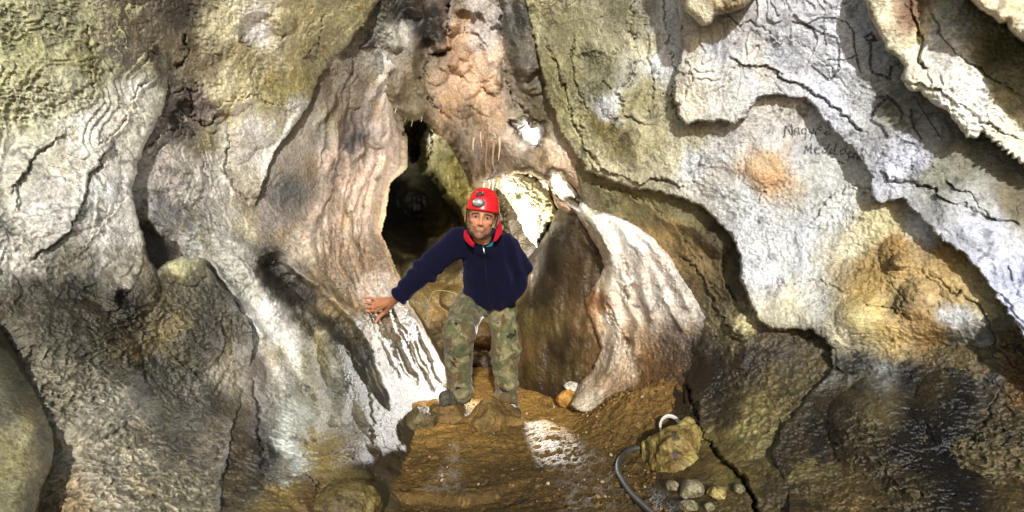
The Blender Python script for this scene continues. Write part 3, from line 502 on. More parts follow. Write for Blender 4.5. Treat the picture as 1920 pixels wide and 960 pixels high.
# white flowstone cascade right of the man, and the dark wall behind it
sheet('flowstone_cascade',
 [(975,285),(1000,284),(1022,290),(1034,300),(1050,318),(1068,350),(1082,372),(1112,392),(1150,404),(1190,420),(1225,446),(1258,486),(1290,530),(1325,580),(1350,640),(1350,700),(1300,745),(1240,770),(1200,778),(1160,778),(1120,778),(1090,774),(1070,760),(1084,730),(1112,690),(1128,650),(1116,615),(1098,590),(1100,560),(1118,530),(1132,500),(1122,465),(1100,432),(1082,400),(1060,372),(1042,345),(1018,310),(985,300)],
 [(1000,245,(235,228,215)),(1040,320,(232,222,205)),(1095,385,(235,232,224)),(1150,430,(232,224,212)),(1200,440,(230,224,216)),(1180,520,(228,218,204)),(1235,500,(215,202,188)),(1150,600,(218,205,186)),(1250,560,(215,205,192)),(1300,585,(185,176,165)),(1230,600,(190,175,155)),
  (1200,640,(165,140,105)),(1130,720,(185,160,125)),(1120,575,(175,130,80)),(1100,620,(200,165,125)),(1160,660,(205,188,165)),(1110,750,(200,185,160)),(1280,618,(140,124,108)),(1215,680,(140,106,54)),(1300,655,(82,70,58)),(1330,700,(64,54,42)),(1250,700,(105,78,40)),(1200,740,(126,92,42)),(1260,660,(110,90,66)),(1285,745,(88,68,38)),(1150,765,(138,104,52)),(1340,640,(92,80,64)),(1140,520,(235,220,200)),(1290,545,(205,196,182))],
 off=lambda X, Y: -.015 + (.095 + .16 * sstep(300, 520, Y)) * sstep(1385, 1110, X + .35 * np.clip(Y - 600, 0, 200)) - .05 * sstep(690, 770, Y), seed=12, edge=18, rnd=.07, skirt=8, drop=.45, jag=4, amp=.6, terr=.6, step=1.6, smudge=14,
 holes=(HOLE2,), ridges=guides([(1085,385),(1110,450),(1108,600),(1085,740)],[(1210,440),(1280,540),(1330,600),(1230,650)],10,5,.010,5)+[([(1085,385),(1130,440),(1150,500),(1140,560),(1160,610),(1150,680),(1100,750)],13,.08),([(1150,410),(1200,480),(1210,560),(1230,620)],11,.05),([(1200,430),(1260,510),(1300,590)],11,.05),([(1110,420),(1165,490),(1175,560),(1195,620),(1190,690)],9,.045),
  ([(1180,430),(1230,520),(1260,590),(1290,630)],8,.03),([(1120,540),(1105,580),(1125,640),(1110,700)],8,.04)],
 cracks=[([(1160,470),(1180,520),(1175,570)],4,.05,0,8,1),([(1135,560),(1150,600),(1178,640),(1168,680)],4,.05,0,8,1)],
 bumps=[(1174,640,11,-.09),(1186,540,9,-.06),(1130,480,10,-.03)],
 rips=[(1180,520,.2),(1290,600,.5),(1150,650,0),(1320,690,1.2),(1260,700,.8),(1200,730,.5),(1220,560,.2)], wets=[(1100,390,.8),(1200,520,.4),(1120,700,.5)],
 kind='thing', label='white flowstone cascade pouring down the wall just right of the man', cat='flowstone')

DBD = TPS([(930,300,5.4),(1000,470,5.15),(1060,400,4.5),(1140,400,4.28),(975,740,5.05),(1050,600,4.62),(1100,740,4.5),(1160,600,4.25),(1160,800,4.2),(980,820,5.0),(1030,760,4.85),(1100,600,4.36),(1110,500,4.32),(1085,450,4.40)])
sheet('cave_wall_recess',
 [(960,520),(985,488),(1005,466),(1030,430),(1048,392),(1062,372),(1090,380),(1180,440),(1190,820),(960,830)],
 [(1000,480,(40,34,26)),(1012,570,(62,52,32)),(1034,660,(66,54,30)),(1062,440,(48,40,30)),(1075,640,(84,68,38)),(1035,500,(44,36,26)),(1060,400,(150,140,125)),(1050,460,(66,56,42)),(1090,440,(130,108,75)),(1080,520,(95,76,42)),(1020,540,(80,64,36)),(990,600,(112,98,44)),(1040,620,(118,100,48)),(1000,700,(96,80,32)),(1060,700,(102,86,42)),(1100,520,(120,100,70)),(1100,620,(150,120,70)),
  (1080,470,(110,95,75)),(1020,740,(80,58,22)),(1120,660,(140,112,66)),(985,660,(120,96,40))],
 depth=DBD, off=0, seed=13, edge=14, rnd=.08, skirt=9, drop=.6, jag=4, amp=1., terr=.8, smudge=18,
 ridges=[([(1070,420),(1050,520),(1010,640),(1000,740)],20,.05),([(1100,470),(1085,560),(1060,680),(1050,740)],14,.04),([(1080,400),(1095,440),(1120,480)],10,.05),([(1000,490),(985,600),(990,740)],9,.03),([(1120,460),(1112,560),(1132,640)],8,.03),([(1045,520),(1040,620),(1030,740)],9,.02),([(1120,540),(1095,640),(1075,720)],9,.05)],
 rips=[(1040,600,.1)], wets=[(1040,600,.5)])

# rocks seen through the arch
B1 = TPS([(790,220,5.25),(900,220,5.2),(1000,330,5.3),(800,320,5.7),(880,400,5.5),(990,520,5.3),(860,600,5.6),(1000,640,5.4)])
sheet('cave_wall_beyond_arch',
 [(775,190),(1110,190),(1120,420),(1090,560),(1010,560),(940,560),(880,440),(868,400),(850,372),(826,345),(808,322),(795,318),(797,270),(806,240)],
 [(800,232,(225,222,208)),(812,250,(225,222,205)),(820,285,(150,148,100)),(850,250,(165,162,112)),(850,310,(150,142,72)),(880,370,(150,135,50)),(900,330,(120,105,38)),(930,400,(78,62,26)),(960,440,(70,56,28)),(870,400,(120,110,60)),(860,350,(140,132,66)),(920,340,(110,92,34)),(1000,500,(60,48,26)),(830,330,(150,145,95)),(985,245,(235,232,225)),(1005,255,(235,232,225)),(1045,340,(235,228,215)),(1070,365,(235,228,215)),(1030,290,(235,230,220)),(940,350,(66,54,28)),(960,325,(80,66,34)),(985,310,(90,74,40)),(1010,430,(60,48,26)),(1040,405,(60,48,28)),(1005,300,(100,84,50)),(925,300,(110,95,45)),(970,360,(66,54,28)),(955,290,(90,80,44))],
 depth=B1, off=0, seed=14, edge=16, rnd=.12, skirt=9, drop=.8, jag=5, smudge=14, terr=.8,
 cracks=[([(806,240),(812,270),(795,310)],4,.1,.05,12,-1),([(900,330),(890,380),(905,420)],4,.08,.03,12,1),([(930,350),(945,430),(960,500)],5,.10,.05,20,1)], ridges=[([(850,240),(870,320),(880,400)],18,.08)],
 wets=[(870,350,.5)])
B2 = TPS([(905,320,5.0),(1040,380,4.85),(1000,455,5.05),(950,380,5.0),(970,320,4.95)])
sheet('hanging_slab',
 [(902,326),(930,322),(960,318),(1000,334),(1030,362),(1044,396),(1036,412),(1022,420),(1014,440),(1006,460),(1000,452),(990,438),(978,405),(962,372),(944,350),(918,338)],
 [(920,328,(215,212,195)),(960,345,(225,222,200)),(985,400,(225,222,195)),(1000,440,(222,218,195)),(1020,380,(175,170,128)),(1000,350,(190,186,150)),(1035,400,(190,180,130)),(975,370,(200,198,170))],
 depth=B2, off=0, seed=15, edge=12, rnd=.07, skirt=7, drop=.3, jag=5, smudge=8, step=1.5,
 cracks=[([(1035,380),(1015,400),(1008,440)],3,.06,.03,10,1),([(960,330),(1000,365),(1010,400)],3,.03,.03,10,-1)], bumps=[(975,365,9,-.05)],
 kind='thing', label='pale greenish-white slab hanging over the man\'s left shoulder behind the arch, pointed at its lower end', cat='rock slab')

BW = TPS([(560,100,5.2),(1200,100,5.4),(770,250,5.9),(700,400,6.6),(775,395,8.6),(745,350,7.6),(815,400,8.0),(860,470,6.3),(800,480,6.6),(760,520,6.0),(720,480,6.0),(840,560,5.9),(905,600,6.0),(905,720,5.9),(820,640,5.8),(1000,600,6.0),(560,600,5.4),(1200,600,5.6),(560,880,5.2),(1200,880,5.4),(880,400,6.3)])
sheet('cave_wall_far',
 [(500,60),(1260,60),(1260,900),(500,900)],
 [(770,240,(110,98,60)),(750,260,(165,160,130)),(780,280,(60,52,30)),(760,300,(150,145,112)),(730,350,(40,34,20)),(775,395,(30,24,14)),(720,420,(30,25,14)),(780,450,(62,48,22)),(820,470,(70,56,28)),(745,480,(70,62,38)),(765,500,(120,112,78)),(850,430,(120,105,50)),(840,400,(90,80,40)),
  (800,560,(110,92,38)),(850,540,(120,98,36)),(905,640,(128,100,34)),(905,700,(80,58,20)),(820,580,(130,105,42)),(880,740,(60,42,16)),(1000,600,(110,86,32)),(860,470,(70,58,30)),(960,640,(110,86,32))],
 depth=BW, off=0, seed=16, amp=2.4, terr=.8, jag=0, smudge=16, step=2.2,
 cracks=[([(780,230),(775,270),(790,310)],5,.15,.05,12,1),([(820,600),(880,650),(930,660)],5,.12,.05,20,1),([(880,690),(930,700)],6,.2,.05,12,1)], bumps=[(765,500,16,.12),(850,560,26,.15),(905,630,26,.15),(800,300,14,-.3),(740,235,16,.2),(758,262,14,.15)],
 wets=[(850,560,.5)])

# hillside round the cave mouth (closes the cave off from the sky)
hp = [(-240,-190),(960,-190),(2200,-190),(2200,1150),(-240,1150)]
def hillside():
    n = 24; ring = []
    rng = np.random.RandomState(5)
    for i in range(n + 1): ring.append((-240 + 2440 * i / n, -190))
    for i in range(1, 13): ring.append((2200, -190 + 1340 * i / 12))
    rr = [(-240, -190 + 1340 * i / 12) for i in range(12, 0, -1)]
    V = []; m = 0
    allr = rr + ring
    for px, py in allr:
        d = float(BASE(np.array([px * 1.]), np.array([py * 1.]))[0]) + .12
        p = PV(px, py, d)
        dx, dz = p.x, p.z - CZ; L = math.hypot(dx, dz)
        V.append(tuple(p))
        for k in (1.6, 2.6, 4.2):
            V.append((p.x * k + rng.uniform(-.2, .2), p.y + .25 * (k - 1) + rng.uniform(-.15, .15), CZ + dz * k + rng.uniform(-.2, .2)))
        V.append((p.x * 4.2, 11.5, CZ + dz * 4.2)); V.append((0, 12.5, CZ + 1))
    Q = []
    c = 6
    for i in range(len(allr) - 1):
        for k in range(c - 1):
            a = i * c + k; Q.append((a, a + 1, a + c + 1, a + c))
    V = np.array(V); col = np.tile(lin((165, 155, 120)), (len(V), 1))
    return tag(mesh_obj('hillside', V, Q, ROCK, None, col, np.full(len(V), .1)), kind='structure')
hillside()

# ------------------------------------------------------------------ floor of trodden mud
def floor_h(x, y):
    p = np.stack([x, y, 0 * x], -1)
    h = .03 * fbm(p, 1.6, 200, 3) + .012 * fbm(p, 7, 205, 3)
    slope = np.clip(x - (.42 + .10 * (y - 4.2)), 0, 2) * .62 * sstep(3.0, 3.9, y) * sstep(6.2, 5.0, y)
    h = h + slope
    h = h + .10 * np.exp(-((x + .52) / .30) ** 2 - ((y - 4.25) / .30) ** 2)          # mound below the raised foot
    h = h - .05 * np.exp(-((x + .1) / .5) ** 2 - ((y - 2.9) / .5) ** 2)
    led = y - (2.98 + .05 * np.sin(x * 9) + .04 * noise(p, 6, 210) + .10 * x)
    h = h - .045 * (1 - sstep(-.01, .02, led)) * sstep(.15, -.1, x) * sstep(-.9, -.6, x)
    return h
def floor():
    xs = np.concatenate([np.linspace(-30, -2, 20), np.arange(-1.6, 2.0, .0085), np.linspace(2.3, 30, 20)])
    ys = np.concatenate([np.linspace(-30, 1.5, 24), np.arange(2.2, 5.9, .0085), np.linspace(6.1, 12, 20)])
    X, Y = np.meshgrid(xs, ys)
    H = floor_h(X, Y); p = np.stack([X, Y, H], -1)
    H = H + .007 * fbm(p, 9, 220, 3) + .004 * fbm(p, 45, 224, 3) * (1 + 1.2 * sstep(.2, .8, X)) + .0035 * noise(p, 95, 228)
    # footprints and scuffs
    sc = sstep(.35, .7, fbm(p * np.array([1, 1.6, 1]), 15, 230, 2)); H = H - .006 * sc
    # clods on the right-hand slope
    H = H + .016 * sstep(.1, .8, fbm(p, 30, 233, 2)) * sstep(.25, .7, X)
    p = np.stack([X, Y, H], -1)
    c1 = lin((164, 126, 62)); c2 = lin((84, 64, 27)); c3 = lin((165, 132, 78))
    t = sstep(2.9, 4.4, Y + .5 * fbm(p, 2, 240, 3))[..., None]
    col = c2 * (1 - t) + c1 * t  # foreground shadow put into the mud colour: dark in front, lit ochre behind
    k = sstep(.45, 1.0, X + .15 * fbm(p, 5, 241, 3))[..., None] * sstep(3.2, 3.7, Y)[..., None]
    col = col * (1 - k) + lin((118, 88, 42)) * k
    g = sstep(.3, .8, fbm(p, 8, 243, 4, .65))[..., None]; col = col * (1 - .32 * g)
    sp = sstep(.55, .8, fbm(p, 55, 246, 2))[..., None]; col = col * (1 - .4 * sp)
    lt = sstep(.5, .85, fbm(p, 30, 249, 3))[..., None]; col = col * (1 - lt * .5) + c3 * lt * .5
    wet = np.clip(.05 + .3 * fbm(p, 3, 250, 3) + .12 * sstep(3.6, 2.8, Y), 0, .85)
    idx = np.arange(X.size).reshape(X.shape)
    Q = np.stack([idx[:-1, :-1], idx[:-1, 1:], idx[1:, 1:], idx[1:, :-1]], -1).reshape(-1, 4)
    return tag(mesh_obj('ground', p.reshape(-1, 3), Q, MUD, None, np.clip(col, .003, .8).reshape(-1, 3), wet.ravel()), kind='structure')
floor()
# ------------------------------------------------------------------ implicit modelling for the figure, stones and boots
class Vol:
    def __init__(s, lo, hi, h):
        s.lo = np.array(lo, float); s.h = h; s.n = np.ceil((np.array(hi) - s.lo) / h).astype(int) + 1
        s.f = np.full(tuple(s.n), .2, np.float32)
    def sub(s, lo, hi):
        a = np.clip(np.floor((np.array(lo) - s.lo) / s.h).astype(int), 0, s.n - 1); b = np.clip(np.ceil((np.array(hi) - s.lo) / s.h).astype(int) + 1, 1, s.n)
        sl = tuple(slice(i, j) for i, j in zip(a, b))
        g = np.meshgrid(*[s.lo[k] + s.h * np.arange(a[k], b[k]) for k in range(3)], indexing='ij')
        return sl, np.stack(g, -1)
    def put(s, sl, d, k, mode='u'):
        f = s.f[sl]
        if mode == 'u':
            h = np.clip(.5 + .5 * (f - d) / k, 0, 1); s.f[sl] = f * (1 - h) + d * h - k * h * (1 - h)
        else:
            h = np.clip(.5 - .5 * (f + d) / k, 0, 1); s.f[sl] = f * (1 - h) - d * h + k * h * (1 - h)
    def cap(s, a, b, ra, rb, k=.02, ax=None, sq=1., mode='u'):
        a = np.array(a, float); b = np.array(b, float); m = max(ra, rb) + k + 3 * s.h + .01
        sl, p = s.sub(np.minimum(a, b) - m, np.maximum(a, b) + m)
        if p.size == 0: return
        q = p - a; ba = b - a
        if ax is not None:
            ax = np.array(ax, float); ax /= np.linalg.norm(ax)
            q = q + (q @ ax)[..., None] * ax * (sq - 1); ba = ba + (ba @ ax) * ax * (sq - 1)
        t = np.clip((q @ ba) / (ba @ ba + 1e-12), 0, 1)
        d = np.linalg.norm(q - t[..., None] * ba, axis=-1) - (ra + (rb - ra) * t)
        s.put(sl, d.astype(np.float32), k, mode)
    def ell(s, c, r, R=None, k=.02, mode='u'):
        c = np.array(c, float); r = np.array(r, float); m = r.max() + k + 3 * s.h + .01
        sl, p = s.sub(c - m, c + m)
        if p.size == 0: return
        q = p - c
        if R is not None: q = q @ np.array(R)
        k0 = np.linalg.norm(q / r, axis=-1); k1 = np.linalg.norm(q / r ** 2, axis=-1) + 1e-9
        s.put(sl, (k0 * (k0 - 1) / k1).astype(np.float32), k, mode)
    def plane(s, c, n, k=.01):          # cut away the side the normal points to
        n = np.array(n, float); n /= np.linalg.norm(n)
        g = np.meshgrid(*[s.lo[i] + s.h * np.arange(s.n[i]) for i in range(3)], indexing='ij')
        d = ((g[0] - c[0]) * n[0] + (g[1] - c[1]) * n[1] + (g[2] - c[2]) * n[2]).astype(np.float32)
        s.f = np.maximum(s.f, d)
    def mesh(s, smooth=2):
        f = s.f; f[0] = f[-1] = .2; f[:, 0] = f[:, -1] = .2; f[:, :, 0] = f[:, :, -1] = .2
        ins = f < 0; nx, ny, nz = f.shape
        c = np.zeros((nx - 1, ny - 1, nz - 1), int); offs = [(i, j, k) for i in (0, 1) for j in (0, 1) for k in (0, 1)]
        for i, j, k in offs: c += ins[i:nx - 1 + i, j:ny - 1 + j, k:nz - 1 + k]
        act = (c > 0) & (c < 8); I = np.argwhere(act); idx = -np.ones(act.shape, int); idx[act] = np.arange(len(I))
        acc = np.zeros((len(I), 3)); cnt = np.zeros(len(I))
        for a in offs:
            for ax in range(3):
                if a[ax]: continue
                b = list(a); b[ax] = 1
                fa = f[I[:, 0] + a[0], I[:, 1] + a[1], I[:, 2] + a[2]]; fb = f[I[:, 0] + b[0], I[:, 1] + b[1], I[:, 2] + b[2]]
                m = (fa < 0) != (fb < 0); t = np.where(m, fa / np.where(m, fa - fb, 1), 0)
                pt = np.array(a, float) + t[:, None] * (np.array(b) - np.array(a)); acc[m] += pt[m]; cnt[m] += 1
        V = I + acc / cnt[:, None]
        Q = []
        for ax in range(3):
            o1, o2 = [(1, 2), (2, 0), (0, 1)][ax]
            A = [slice(None)] * 3; B = [slice(None)] * 3; A[ax] = slice(0, -1); B[ax] = slice(1, None)
            ch = ins[tuple(A)] != ins[tuple(B)]; E = np.argwhere(ch)
            E = E[(E[:, o1] > 0) & (E[:, o2] > 0) & (E[:, o1] < f.shape[o1] - 1) & (E[:, o2] < f.shape[o2] - 1)]
            def cell(d1, d2):
                q = E.copy(); q[:, o1] -= d1; q[:, o2] -= d2; return idx[q[:, 0], q[:, 1], q[:, 2]]
            q = np.stack([cell(1, 1), cell(0, 1), cell(0, 0), cell(1, 0)], -1)
            fl = ins[E[:, 0], E[:, 1], E[:, 2]]; q[~fl] = q[~fl][:, ::-1]; Q.append(q)
        Q = np.concatenate(Q); Q = Q[(Q >= 0).all(1)]
        V = s.lo + V * s.h
        for _ in range(smooth): V = V + .5 * (lap(V, Q) - V)
        return V, Q
def lap(V, Q):
    S = np.zeros_like(V); C = np.zeros(len(V)); k = Q.shape[1]
    for i in range(k):
        a, b = Q[:, i], Q[:, (i + 1) % k]
        for d in range(3): S[:, d] += np.bincount(a, V[b, d], len(V)) + np.bincount(b, V[a, d], len(V))
        C += np.bincount(a, minlength=len(V)) + np.bincount(b, minlength=len(V))
    return S / np.maximum(C, 1)[:, None]
def normals(V, Q):
    n = np.cross(V[Q[:, 2]] - V[Q[:, 0]], V[Q[:, 3]] - V[Q[:, 1]]) if Q.shape[1] == 4 else np.cross(V[Q[:, 1]] - V[Q[:, 0]], V[Q[:, 2]] - V[Q[:, 0]])
    N = np.zeros_like(V)
    for i in range(Q.shape[1]):
        for d in range(3): N[:, d] += np.bincount(Q[:, i], n[:, d], len(V))
    return N / (np.linalg.norm(N, axis=1, keepdims=True) + 1e-12)
from mathutils.bvhtree import BVHTree
def bvh(V, Q): return BVHTree.FromPolygons([tuple(v) for v in V.tolist()], Q.tolist())
def hit_px(tree, px, py):
    o = Vector((0, 0, CZ)); d = (PV(px, py, 1.0) - o).normalized()
    r = tree.ray_cast(o, d)
    return r[0], r[1]
def obj_tree(o):
    me = o.data; n = len(me.vertices); V = np.empty(n * 3, np.float32); me.vertices.foreach_get('co', V)
    k = len(me.loops) // len(me.polygons); L = np.empty(len(me.loops), np.int32); me.loops.foreach_get('vertex_index', L)
    return bvh(V.reshape(-1, 3), L.reshape(-1, k))
def tube_mesh(pts, rad, nseg=8):
    pts = [Vector(p) for p in pts]; n = len(pts); V = []; Q = []
    rad = rad if hasattr(rad, '__len__') else [rad] * n
    up = Vector((0.13, 0.31, .94))
    for i, p in enumerate(pts):
        t = (pts[min(i + 1, n - 1)] - pts[max(i - 1, 0)]).normalized(); u = t.cross(up).normalized(); v = t.cross(u)
        for k in range(nseg):
            a = 2 * math.pi * k / nseg; V.append(tuple(p + rad[i] * (math.cos(a) * u + math.sin(a) * v)))
    for i in range(n - 1):
        for k in range(nseg):
            Q.append((i * nseg + k, i * nseg + (k + 1) % nseg, (i + 1) * nseg + (k + 1) % nseg, (i + 1) * nseg + k))
    Q.append(tuple(range(nseg))[::-1]); Q.append(tuple(range((n - 1) * nseg, n * nseg)))
    return V, Q
def smooth_line(pts, m=8):
    pts = [np.array(p, float) for p in pts]; out = []
    q = [2 * pts[0] - pts[1]] + pts + [2 * pts[-1] - pts[-2]]
    for i in range(1, len(q) - 2):
        for k in range(m):
            t = k / m; a, b, c, d = q[i - 1:i + 3]
            out.append(.5 * (2 * b + (c - a) * t + (2 * a - 5 * b + 4 * c - d) * t * t + (3 * b - a - 3 * c + d) * t ** 3))
    out.append(pts[-1]); return out

# ------------------------------------------------------------------ the man
def fabric(name, col, col2, rough=.95, sheen=.3, bump=.5, scale=260):
    m = plain(name, col, rough, bump, scale, .3, .1)
    b = m.node_tree.nodes['Principled BSDF']; b.inputs['Sheen Weight'].default_value = sheen; b.inputs['Sheen Roughness'].default_value = .5
    b.inputs['Sheen Tint'].default_value = (*lin(col2), 1)
    return m
FLEECE = fabric('navy_fleece', (10, 10, 29), (110, 110, 180), sheen=.15, bump=.9)
REDF = fabric('red_fleece', (160, 16, 34), (255, 120, 120), sheen=.2)
TEAL = fabric('teal_cotton', (14, 105, 108), (100, 200, 200))
def skin_mat():
    m, n, l, b = new_mat('skin')
    a = n.new('ShaderNodeAttribute'); a.attribute_name = 'Col'; l.new(a.outputs['Color'], b.inputs['Base Color'])
    b.inputs['Roughness'].default_value = .48; b.inputs['Specular IOR Level'].default_value = .4
    b.inputs['Subsurface Weight'].default_value = .08; b.inputs['Subsurface Scale'].default_value = .02
    tc = n.new('ShaderNodeTexCoord'); q = n.new('ShaderNodeTexNoise'); q.inputs['Scale'].default_value = 260; l.new(tc.outputs['Object'], q.inputs['Vector'])
    bp = n.new('ShaderNodeBump'); bp.inputs['Strength'].default_value = .25; bp.inputs['Distance'].default_value = .002; l.new(q.outputs['Fac'], bp.inputs['Height']); l.new(bp.outputs[0], b.inputs['Normal'])
    return m
SKIN = skin_mat()
def camo_mat():
    m, n, l, b = new_mat('camouflage_cotton')
    tc = n.new('ShaderNodeTexCoord'); prev = None
    def blot(scale, seed, thr, col):
        nonlocal prev
        mp = n.new('ShaderNodeMapping'); mp.inputs['Location'].default_value = (seed, seed * 2, seed * .7); mp.inputs['Scale'].default_value = (1, 1, .75)
        l.new(tc.outputs['Object'], mp.inputs[0])
        q = n.new('ShaderNodeTexNoise'); q.inputs['Scale'].default_value = scale; q.inputs['Detail'].default_value = 2.2; q.inputs['Distortion'].default_value = .6
        l.new(mp.outputs[0], q.inputs['Vector'])
        r = n.new('ShaderNodeMapRange'); r.inputs['From Min'].default_value = thr; r.inputs['From Max'].default_value = thr + .015; l.new(q.outputs['Fac'], r.inputs['Value'])
        mx = n.new('ShaderNodeMix'); mx.data_type = 'RGBA'; l.new(r.outputs[0], mx.inputs[0])
        if prev is None: mx.inputs[6].default_value = (*lin((110, 104, 76)), 1)
        else: l.new(prev, mx.inputs[6])
        mx.inputs[7].default_value = (*lin(col), 1); prev = mx.outputs[2]
    blot(8, 1, .48, (82, 84, 56)); blot(10, 5, .55, (88, 74, 50)); blot(13, 9, .64, (40, 38, 28)); blot(16, 13, .62, (118, 110, 80))
    q = n.new('ShaderNodeTexNoise'); q.inputs['Scale'].default_value = 30; q.inputs['Detail'].default_value = 6; l.new(tc.outputs['Object'], q.inputs['Vector'])
    mr = n.new('ShaderNodeMapRange'); mr.inputs['To Min'].default_value = .6; mr.inputs['To Max'].default_value = 1.35; mr.inputs['From Min'].default_value = .3; mr.inputs['From Max'].default_value = .7; l.new(q.outputs['Fac'], mr.inputs['Value'])
    vm = n.new('ShaderNodeVectorMath'); vm.operation = 'SCALE'; l.new(prev, vm.inputs[0]); l.new(mr.outputs[0], vm.inputs['Scale'])
    l.new(vm.outputs[0], b.inputs['Base Color']); b.inputs['Roughness'].default_value = .9; b.inputs['Specular IOR Level'].default_value = .15; b.inputs['Sheen Weight'].default_value = .08
    bp = n.new('ShaderNodeBump'); bp.inputs['Strength'].default_value = .4; bp.inputs['Distance'].default_value = .006; l.new(q.outputs['Fac'], bp.inputs['Height']); l.new(bp.outputs[0], b.inputs['Normal'])
    return m
CAMO = camo_mat()

def A(px, py, d): return np.array(PV(px, py, d))
# joints
PEL = A(914, 562, 4.36); CHE = A(918, 492, 4.12); UCH = A(912, 456, 3.98); NEK = A(905, 446, 3.90)
SHR = A(858, 452, 3.98); ELR = A(796, 508, 4.00); WRR = A(748, 556, 4.02)
SHL = A(955, 463, 4.06); ELL = A(979, 506, 4.20); WRL = A(962, 550, 4.17)
HPR = A(884, 566, 4.36); KNR = A(859, 630, 3.90); ANR = A(863, 734, 4.09)
HPL = A(940, 568, 4.38); KNL = A(947, 660, 4.30); ANL = A(951, 752, 4.42)
# head frame
ro = math.radians(8)
hr = np.array([math.cos(ro), .04, -math.sin(ro)]); hu = np.array([math.sin(ro), -.10, math.cos(ro)]); hr /= np.linalg.norm(hr)
hf = np.cross(hr, hu); hf = hf if hf[1] < 0 else -hf; hf /= np.linalg.norm(hf); hu = np.cross(hf, hr); hu = hu if hu[2] > 0 else -hu
HS = 1.10; HO = A(903.5, 407, 3.80)
HR = np.stack([hr, hf, hu], 1)
def H(x, y, z): return HO + HS * (x * hr + y * hf + z * hu)       # x picture right, y towards the face, z up

